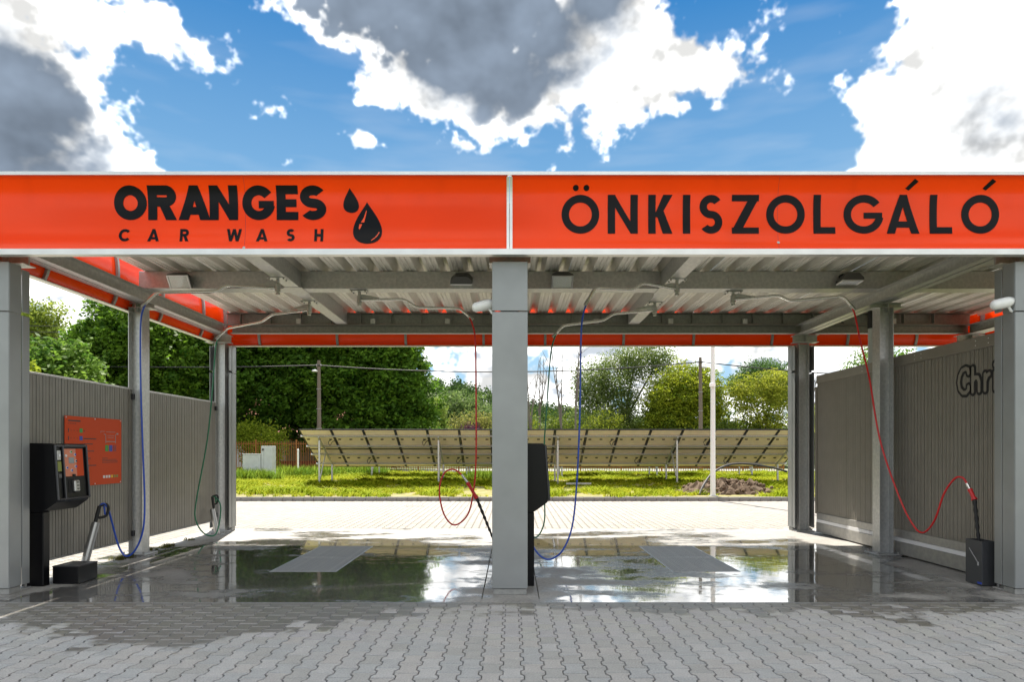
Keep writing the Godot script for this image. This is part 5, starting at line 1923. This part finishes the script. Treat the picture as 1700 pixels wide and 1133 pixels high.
func plants() -> void:
	var V := func(x: float, y: float, z: float) -> Vector3: return Vector3(x, y, z)
	var broad := spray(1, 16, 0.46, 0.245)
	var fine := spray(2, 22, 0.52, 0.15, 0.9)
	var feather := spray(3, 24, 0.58, 0.17, 0.35)
	var clump := spray(4, 60, 1.9, 0.62, 0.8)
	# the two big dense trees
	tree("dense_tree", "big dense broadleaf tree, its rounded edge against the sky over the panels", "big dense trees before the house", Vector3(-9.9, 0.25, -44.5), [[Vector3(0.2, 4.6, 0), Vector3(4.55, 4.6, 3.6)], [Vector3(-0.9, 8.0, 0), Vector3(3.6, 4.4, 3.2)], [Vector3(1.6, 6.4, 0.6), Vector3(2.7, 3.3, 2.6)], [Vector3(2.3, 3.2, 1.0), Vector3(2.6, 2.8, 2.2)]], 9000, broad, Color(0.031, 0.093, 0.0093), Color(0.163, 0.295, 0.0279), 0.75, 1.3, 0.34, 0.55)
	tree("dense_tree", "big dense broadleaf tree rising over the bar fence and the electric cabinet", "big dense trees before the house", Vector3(-17.6, 0.25, -44.0), [[Vector3(0.4, 5.6, 0), Vector3(4.9, 4.2, 3.6)], [Vector3(0.5, 9.2, 0), Vector3(4.2, 4.6, 3.2)], [Vector3(-2.6, 6.0, 0.4), Vector3(3.0, 3.6, 2.6)], [Vector3(3.6, 7.0, 0.2), Vector3(3.0, 4.4, 2.6)]], 9500, broad, Color(0.0279, 0.0853, 0.0093), Color(0.139, 0.264, 0.0279), 0.75, 1.3, 0.36, 0.55)
	tree("dense_tree", "big dense broadleaf tree above the rear splash wall", "big dense trees before the house", Vector3(-22.6, 0.25, -40.0), [[Vector3(0.0, 4.6, 0), Vector3(3.6, 4.4, 3.0)], [Vector3(0.4, 7.0, 0), Vector3(3.2, 3.4, 2.8)], [Vector3(2.0, 5.4, 0.5), Vector3(2.6, 3.4, 2.3)]], 6500, broad, Color(0.031, 0.093, 0.0093), Color(0.178, 0.31, 0.031), 0.75, 1.25, 0.30, 0.5)
	tree("chestnut_tree", "glossy dark green broadleaf tree above the splash wall with the board", "trees above the splash walls", Vector3(-23.2, 0.2, -33.0), [[Vector3(0, 3.4, 0), Vector3(3.0, 3.0, 2.6)], [Vector3(1.4, 4.2, 0.4), Vector3(2.2, 2.3, 2.0)], [Vector3(-1.8, 3.6, 0), Vector3(2.4, 2.6, 2.2)]], 4200, broad, Color(0.0434, 0.116, 0.0186), Color(0.202, 0.326, 0.0465), 0.75, 1.25, 0.26, 0.5)
	tree("young_maple_tree", "yellow green young tree above the splash wall next to the front column", "trees above the splash walls", Vector3(-21.6, 0.2, -27.5), [[Vector3(0, 3.2, 0), Vector3(2.1, 2.5, 2.0)], [Vector3(1.1, 3.9, 0.3), Vector3(1.3, 1.5, 1.3)]], 2300, broad, Color(0.124, 0.202, 0.0186), Color(0.372, 0.419, 0.0465), 0.7, 1.15, 0.18, 0.4)
	tree("airy_tree", "tall airy pale green tree against the cloud beside the front column", "trees above the splash walls", Vector3(-37.0, 0.2, -52.0), [[Vector3(0, 6.5, 0), Vector3(3.4, 5.0, 3.0)], [Vector3(0.8, 10.0, 0), Vector3(2.0, 2.8, 2.0)]], 2600, feather, Color(0.124, 0.186, 0.0232), Color(0.31, 0.372, 0.062), 0.9, 1.6, 0.25, 0.25)
	for e: Array in [[-39.5, -60.0, 5.2, 0], [-34.0, -62.0, 4.6, 1], [-44.0, -58.0, 5.6, 2]]:
		tree("hedgerow_tree", ["mid green hedgerow tree in the gap above the instruction board wall", "dark green hedgerow tree in the gap above the instruction board wall", "pale hedgerow tree in the gap beside the front column"][e[3]], "hedgerow trees", Vector3(e[0], 0.2, e[1]), [[Vector3(0, e[2], 0), Vector3(4.2, e[2] * 0.95, 3.0)], [Vector3(2.0, e[2] * 0.8, 0), Vector3(3.2, e[2] * 0.8, 2.6)]], 2200, broad, Color(0.0465, 0.109, 0.0186), [Color(0.171, 0.264, 0.0465), Color(0.109, 0.202, 0.031), Color(0.264, 0.341, 0.062)][e[3]], 1.2, 2.0, 0.3)
	# pale bush and shoots behind the fence by the shed
	tree("elder_bush", "yellow green bush behind the bar fence by the red roof", "bushes behind the fence", Vector3(-14.6, 0.2, -40.0), [[Vector3(0, 1.5, 0), Vector3(1.5, 1.3, 0.8)], [Vector3(-0.8, 2.2, 0), Vector3(0.9, 0.8, 0.6)]], 420, fine, Color(0.155, 0.232, 0.0155), Color(0.403, 0.465, 0.0465), 0.7, 1.2, 0.05, 0.2)
	# middle distance
	tree("weeping_willow", "round grey green weeping willow in front of the wooded hill", "trees between the hill and the lawn", Vector3(-6.3, 0.2, -82.0), [[Vector3(0, 4.2, 0), Vector3(4.4, 3.9, 3.6)], [Vector3(2.4, 3.2, 0), Vector3(3.0, 2.8, 2.6)]], 3400, feather, Color(0.0697, 0.132, 0.0341), Color(0.186, 0.256, 0.0775), 1.0, 1.7, 0.35)
	tree("poplar_tree", "upright light green tree at the edge of the big dense tree", "trees between the hill and the lawn", Vector3(-8.6, 0.2, -72.0), [[Vector3(0, 3.2, 0), Vector3(1.7, 3.6, 1.5)]], 1500, feather, Color(0.109, 0.186, 0.0279), Color(0.248, 0.326, 0.0543), 0.9, 1.5, 0.2, 0.3)
	tree("hazel_bush", "yellowish spreading bush below the weeping willow", "trees between the hill and the lawn", Vector3(-3.6, 0.2, -62.0), [[Vector3(0, 2.3, 0), Vector3(2.3, 2.5, 1.8)], [Vector3(2.0, 2.0, 0), Vector3(1.9, 2.3, 1.6)]], 1700, fine, Color(0.093, 0.132, 0.0232), Color(0.295, 0.279, 0.0775), 0.9, 1.5, 0.15, 0.3)
	tree("plum_bush", "dark purple leaved bush just above the solar panels", "trees between the hill and the lawn", Vector3(-2.9, 0.2, -50.0), [[Vector3(0, 2.2, 0), Vector3(0.85, 0.95, 0.8)], [Vector3(-0.6, 1.9, 0), Vector3(0.7, 0.8, 0.6)]], 520, fine, Color(0.0341, 0.0155, 0.0279), Color(0.116, 0.0434, 0.0697), 0.6, 1.0, 0.06, 0.3)
	for e: Array in [[-7.2, -58.0, 2.2, 0], [0.6, -66.0, 3.0, 1], [-0.6, -54.0, 1.8, 2]]:
		tree("low_shrub", ["mid green shrub beside the dense tree, above the panels", "dull green shrub seen past the middle column", "olive green shrub near the red hose"][e[3]], "shrubs beyond the fence", Vector3(e[0], 0.2, e[1]), [[Vector3(0, e[2] * 0.7, 0), Vector3(2.2, e[2], 1.6)]], 900, fine, Color(0.062, 0.124, 0.0186), Color(0.202, 0.264, 0.0543), 0.9, 1.5, 0.1, 0.3)
	# trees past the second bay
	tree("crack_willow", "tall loose grey green willow with bare limbs beyond the panels", "light trees beyond the second bay", Vector3(9.0, 0.2, -55.0), [[Vector3(-1.6, 4.2, 0), Vector3(2.8, 3.6, 2.4)], [Vector3(1.4, 8.6, 0), Vector3(2.2, 1.9, 1.8)], [Vector3(-0.6, 7.0, 0), Vector3(2.2, 2.2, 1.8)], [Vector3(-2.6, 6.6, 0), Vector3(1.7, 1.9, 1.5)], [Vector3(0.6, 3.0, 0), Vector3(2.6, 2.8, 2.2)], [Vector3(3.0, 8.4, 0), Vector3(1.5, 1.2, 1.2)]], 3000, fine, Color(0.0697, 0.116, 0.0279), Color(0.242, 0.307, 0.0836), 0.75, 1.35, 0.22, 0.2, M.bark_pale)
	tree("locust_tree", "yellow green round-headed locust tree next to the timber pole", "light trees beyond the second bay", Vector3(13.2, 0.2, -52.0), [[Vector3(0, 4.2, 0), Vector3(3.1, 3.7, 2.5)], [Vector3(0.6, 5.8, 0), Vector3(2.1, 2.0, 1.8)], [Vector3(-1.4, 4.2, 0), Vector3(2.0, 2.6, 1.8)]], 3300, feather, Color(0.0853, 0.147, 0.0124), Color(0.4, 0.437, 0.0335), 0.7, 1.2, 0.2, 0.4)
	tree("locust_tree", "sparse yellow green locust tree past the white steel post", "light trees beyond the second bay", Vector3(19.2, 0.2, -52.0), [[Vector3(-1.6, 5.6, 0), Vector3(1.7, 1.5, 1.3)], [Vector3(0.4, 4.6, 0), Vector3(2.1, 1.8, 1.6)], [Vector3(0.9, 6.4, 0), Vector3(1.6, 1.2, 1.2)], [Vector3(-0.4, 2.4, 0), Vector3(2.6, 1.9, 1.8)]], 1350, feather, Color(0.109, 0.171, 0.0155), Color(0.466, 0.474, 0.0558), 0.65, 1.15, 0.15, 0.15)
	tree("pine_tree", "dark green spreading tree top behind the sparse locust tree", "light trees beyond the second bay", Vector3(24.5, 0.2, -66.0), [[Vector3(0, 8.2, 0), Vector3(2.4, 1.9, 1.9)], [Vector3(1.6, 7.0, 0), Vector3(2.0, 1.4, 1.6)], [Vector3(-2.2, 7.6, 0), Vector3(1.6, 1.1, 1.3)]], 1500, fine, Color(0.0279, 0.0697, 0.0186), Color(0.109, 0.202, 0.0465), 1.0, 1.6, 0.22, 0.3)
	tree("locust_tree", "low yellow green locust tree beside the rear column by the container", "light trees beyond the second bay", Vector3(21.8, 0.2, -48.0), [[Vector3(0, 2.4, 0), Vector3(2.3, 2.2, 1.8)], [Vector3(1.8, 3.2, 0), Vector3(1.6, 1.8, 1.4)]], 2000, feather, Color(0.109, 0.178, 0.0155), Color(0.446, 0.484, 0.0466), 0.65, 1.1, 0.14, 0.3)
	tree("dark_backdrop_tree", "dark green tree behind the yellow green locust trees", "light trees beyond the second bay", Vector3(17.0, 0.2, -66.0), [[Vector3(0, 4.2, 0), Vector3(3.6, 3.9, 2.6)], [Vector3(-1.0, 6.2, 0), Vector3(2.2, 2.2, 1.8)]], 1700, broad, Color(0.0279, 0.0775, 0.0124), Color(0.109, 0.186, 0.031), 1.0, 1.6, 0.25)
	# low growth in front of them
	for k in 9:
		var x := 1.4 + k * 2.75
		tree("scrub_bush", "olive green scrub bush in the band of growth above the solar panels", "band of scrub above the solar panels", Vector3(x + rng.randfn(0, 0.5), 0.2, -50.0 - rng.randf() * 5.0), [[Vector3(0, 1.6, 0), Vector3(2.1, rng.randf_range(1.6, 2.7), 1.6)]], 800, fine, Color(0.0465, 0.093, 0.0155), Color(0.186, 0.248, 0.0388).lerp(Color(0.279, 0.31, 0.031), rng.randf()), 0.8, 1.4, 0.08, 0.3)
	# thin bare trees
	for e: Array in [[1.35, -50.0, 7.4, "thin bare forked tree just past the middle column", 0], [2.05, -52.0, 8.0, "thin bare tree beside the green hose, forked high up", 1], [3.65, -51.0, 8.6, "thin bare tree seen between the green and blue hoses", 2], [4.6, -50.0, 9.0, "tall bare tree standing right behind the blue hose", 3], [22.0, -50.5, 6.6, "thin bare tree beside the rear column by the container", 4]]:
		var t := thing("bare_tree", e[3], "tree", Vector3(e[0], 0.2, e[1]), "thin bare trees")
		var b := B.new()
		var h: float = e[2]
		for q in 3:
			var topx := rng.randf_range(-0.9, 0.9)
			var p := smooth([Vector3(0, -0.2, 0), Vector3(0.05, h * 0.3, 0), Vector3(topx * 0.2, h * (0.42 + 0.08 * q), 0.05), Vector3(topx * 0.7, h * 0.78, rng.randfn(0, 0.2)), Vector3(topx, h * rng.randf_range(0.92, 1.05), rng.randfn(0, 0.2))], 4)
			var rr := []
			for k in p.size():
				rr.append(lerpf(0.11, 0.014, pow(float(k) / (p.size() - 1), 0.7)))
			b.ring(p, 7, rr, true)
			for w in 9:
				var s: Vector3 = p[int(p.size() * rng.randf_range(0.45, 0.95))]
				var tip := s + Vector3(rng.randfn(0, 0.32), rng.randf_range(0.5, 1.2), rng.randfn(0, 0.3))
				b.ring([s, s.lerp(tip, 0.5) + Vector3(rng.randfn(0, 0.05), 0, 0), tip], 5, [0.026, 0.018, 0.006], true)
		own(t, "trunk", b, M.bark_pale)
		crown(t, [[Vector3(0, 1.3, 0), Vector3(0.5, 1.3, 0.5)]], 60, broad, Color(0.031, 0.093, 0.0093), Color(0.109, 0.217, 0.031), 0.5, 0.8, 0.3, "ivy")
	# tree behind the container
	tree("garden_tree", "green tree top showing over the container roof behind the vent pipe", "light trees beyond the second bay", Vector3(19.6, 0.2, -36.0), [[Vector3(0, 5.0, 0), Vector3(1.9, 1.9, 1.5)], [Vector3(0.6, 3.2, 0), Vector3(1.9, 1.9, 1.5)]], 1500, fine, Color(0.0465, 0.109, 0.0186), Color(0.171, 0.279, 0.0465), 0.7, 1.2, 0.15, 0.3)
	# wood on the hill
	var ts := []
	var cs := []
	var pn := noise(95, 0.03, 3)
	for k in 3600:
		var x := rng.randf_range(-240, 170)
		var d := rng.randf_range(200, 300)
		var s := rng.randf_range(0.8, 1.7)
		ts.append(at(Vector3(x, hill_height(x, d) + rng.randf_range(0.5, 4.5), -d), Basis(Vector3.UP, rng.randf() * TAU).scaled(Vector3(s, s * 1.3, s))))
		cs.append(Color(0.022, 0.055, 0.015).lerp(Color(0.075, 0.125, 0.03), clampf(0.5 + pn.get_noise_2d(x * 2.0, d * 2.0) + rng.randfn(0, 0.2), 0, 1)))
	var wood := multi(self, "hill_forest", clump, M.leaf, ts, cs)
	wood.set_meta("kind", "stuff")
	wood.set_meta("label", "dark green wood covering the distant hill")
	wood.set_meta("category", "forest")
	# lawn grass
	ts = []
	cs = []
	var gn := noise(96, 0.35, 3)
	for k in 26000:
		var x := rng.randf_range(-19, 19)
		var d := 20.3 + 16.2 * pow(rng.randf(), 1.25)
		var g := gn.get_noise_2d(x, d * 1.4)
		var bare := smoothstep(22.6, 20.6, d) * 0.36
		if g + rng.randf() * 0.5 < bare - 0.05:
			continue
		var he := Vector2((x - 6.9) / 1.6, (d - 22.0) / 1.0).length()
		if he < 1.0:
			continue
		var s := rng.randf_range(0.45, 0.95) * (1.0 + 0.8 * smoothstep(0.15, 0.5, g))
		ts.append(at(Vector3(x, field_height(x, d) - 0.01, -d), Basis(Vector3.UP, rng.randf() * TAU).scaled(Vector3(s * 1.25, s * 0.75, s * 1.25))))
		cs.append(Color(0.17, 0.235, 0.006).lerp(Color(0.34, 0.34, 0.016), clampf(rng.randf() * 0.8 - g * 0.6, 0, 1)))
	var gr := multi(self, "grass", tuft_mesh(9, 22), M.grass_blade, ts, cs)
	gr.set_meta("kind", "stuff")
	gr.set_meta("label", "bright sunlit grass of the lawn around the solar panels")
	gr.set_meta("category", "grass")
	# rank weeds by the cabinet and the fence
	for e: Array in [[-9.3, 30.0, 1.1, 0], [-8.0, 33.5, 1.5, 1], [-10.2, 27.6, 0.7, 2], [-11.5, 28.5, 0.5, 3], [-0.9, 27.0, 0.7, 4]]:
		var w := thing("weed_clump", ["lush green weeds growing beside the electric cabinet", "tall green weeds in front of the bar fence by the marker post", "low weeds before the tall half of the electric cabinet", "small weeds at the foot of the wide half of the cabinet", "green weeds on the lawn seen past the red hose"][e[3]], "weeds", Vector3(e[0], field_height(e[0], e[1]), -e[1]), "clumps of weeds on the lawn")
		ts = []
		cs = []
		for k in int(130 * e[2]):
			var a := rng.randf() * TAU
			var r: float = sqrt(rng.randf()) * e[2]
			ts.append(at(Vector3(cos(a) * r * 1.3, 0.0, sin(a) * r * 0.6), Basis(Vector3.UP, rng.randf() * TAU).scaled(Vector3(1.4, rng.randf_range(1.0, 2.6), 1.4))))
			cs.append(Color(0.07, 0.15, 0.012).lerp(Color(0.17, 0.24, 0.02), rng.randf()))
		own(w, "stalks", joined_leaves(tuft_mesh(10, 20), ts, cs), M.grass_blade)
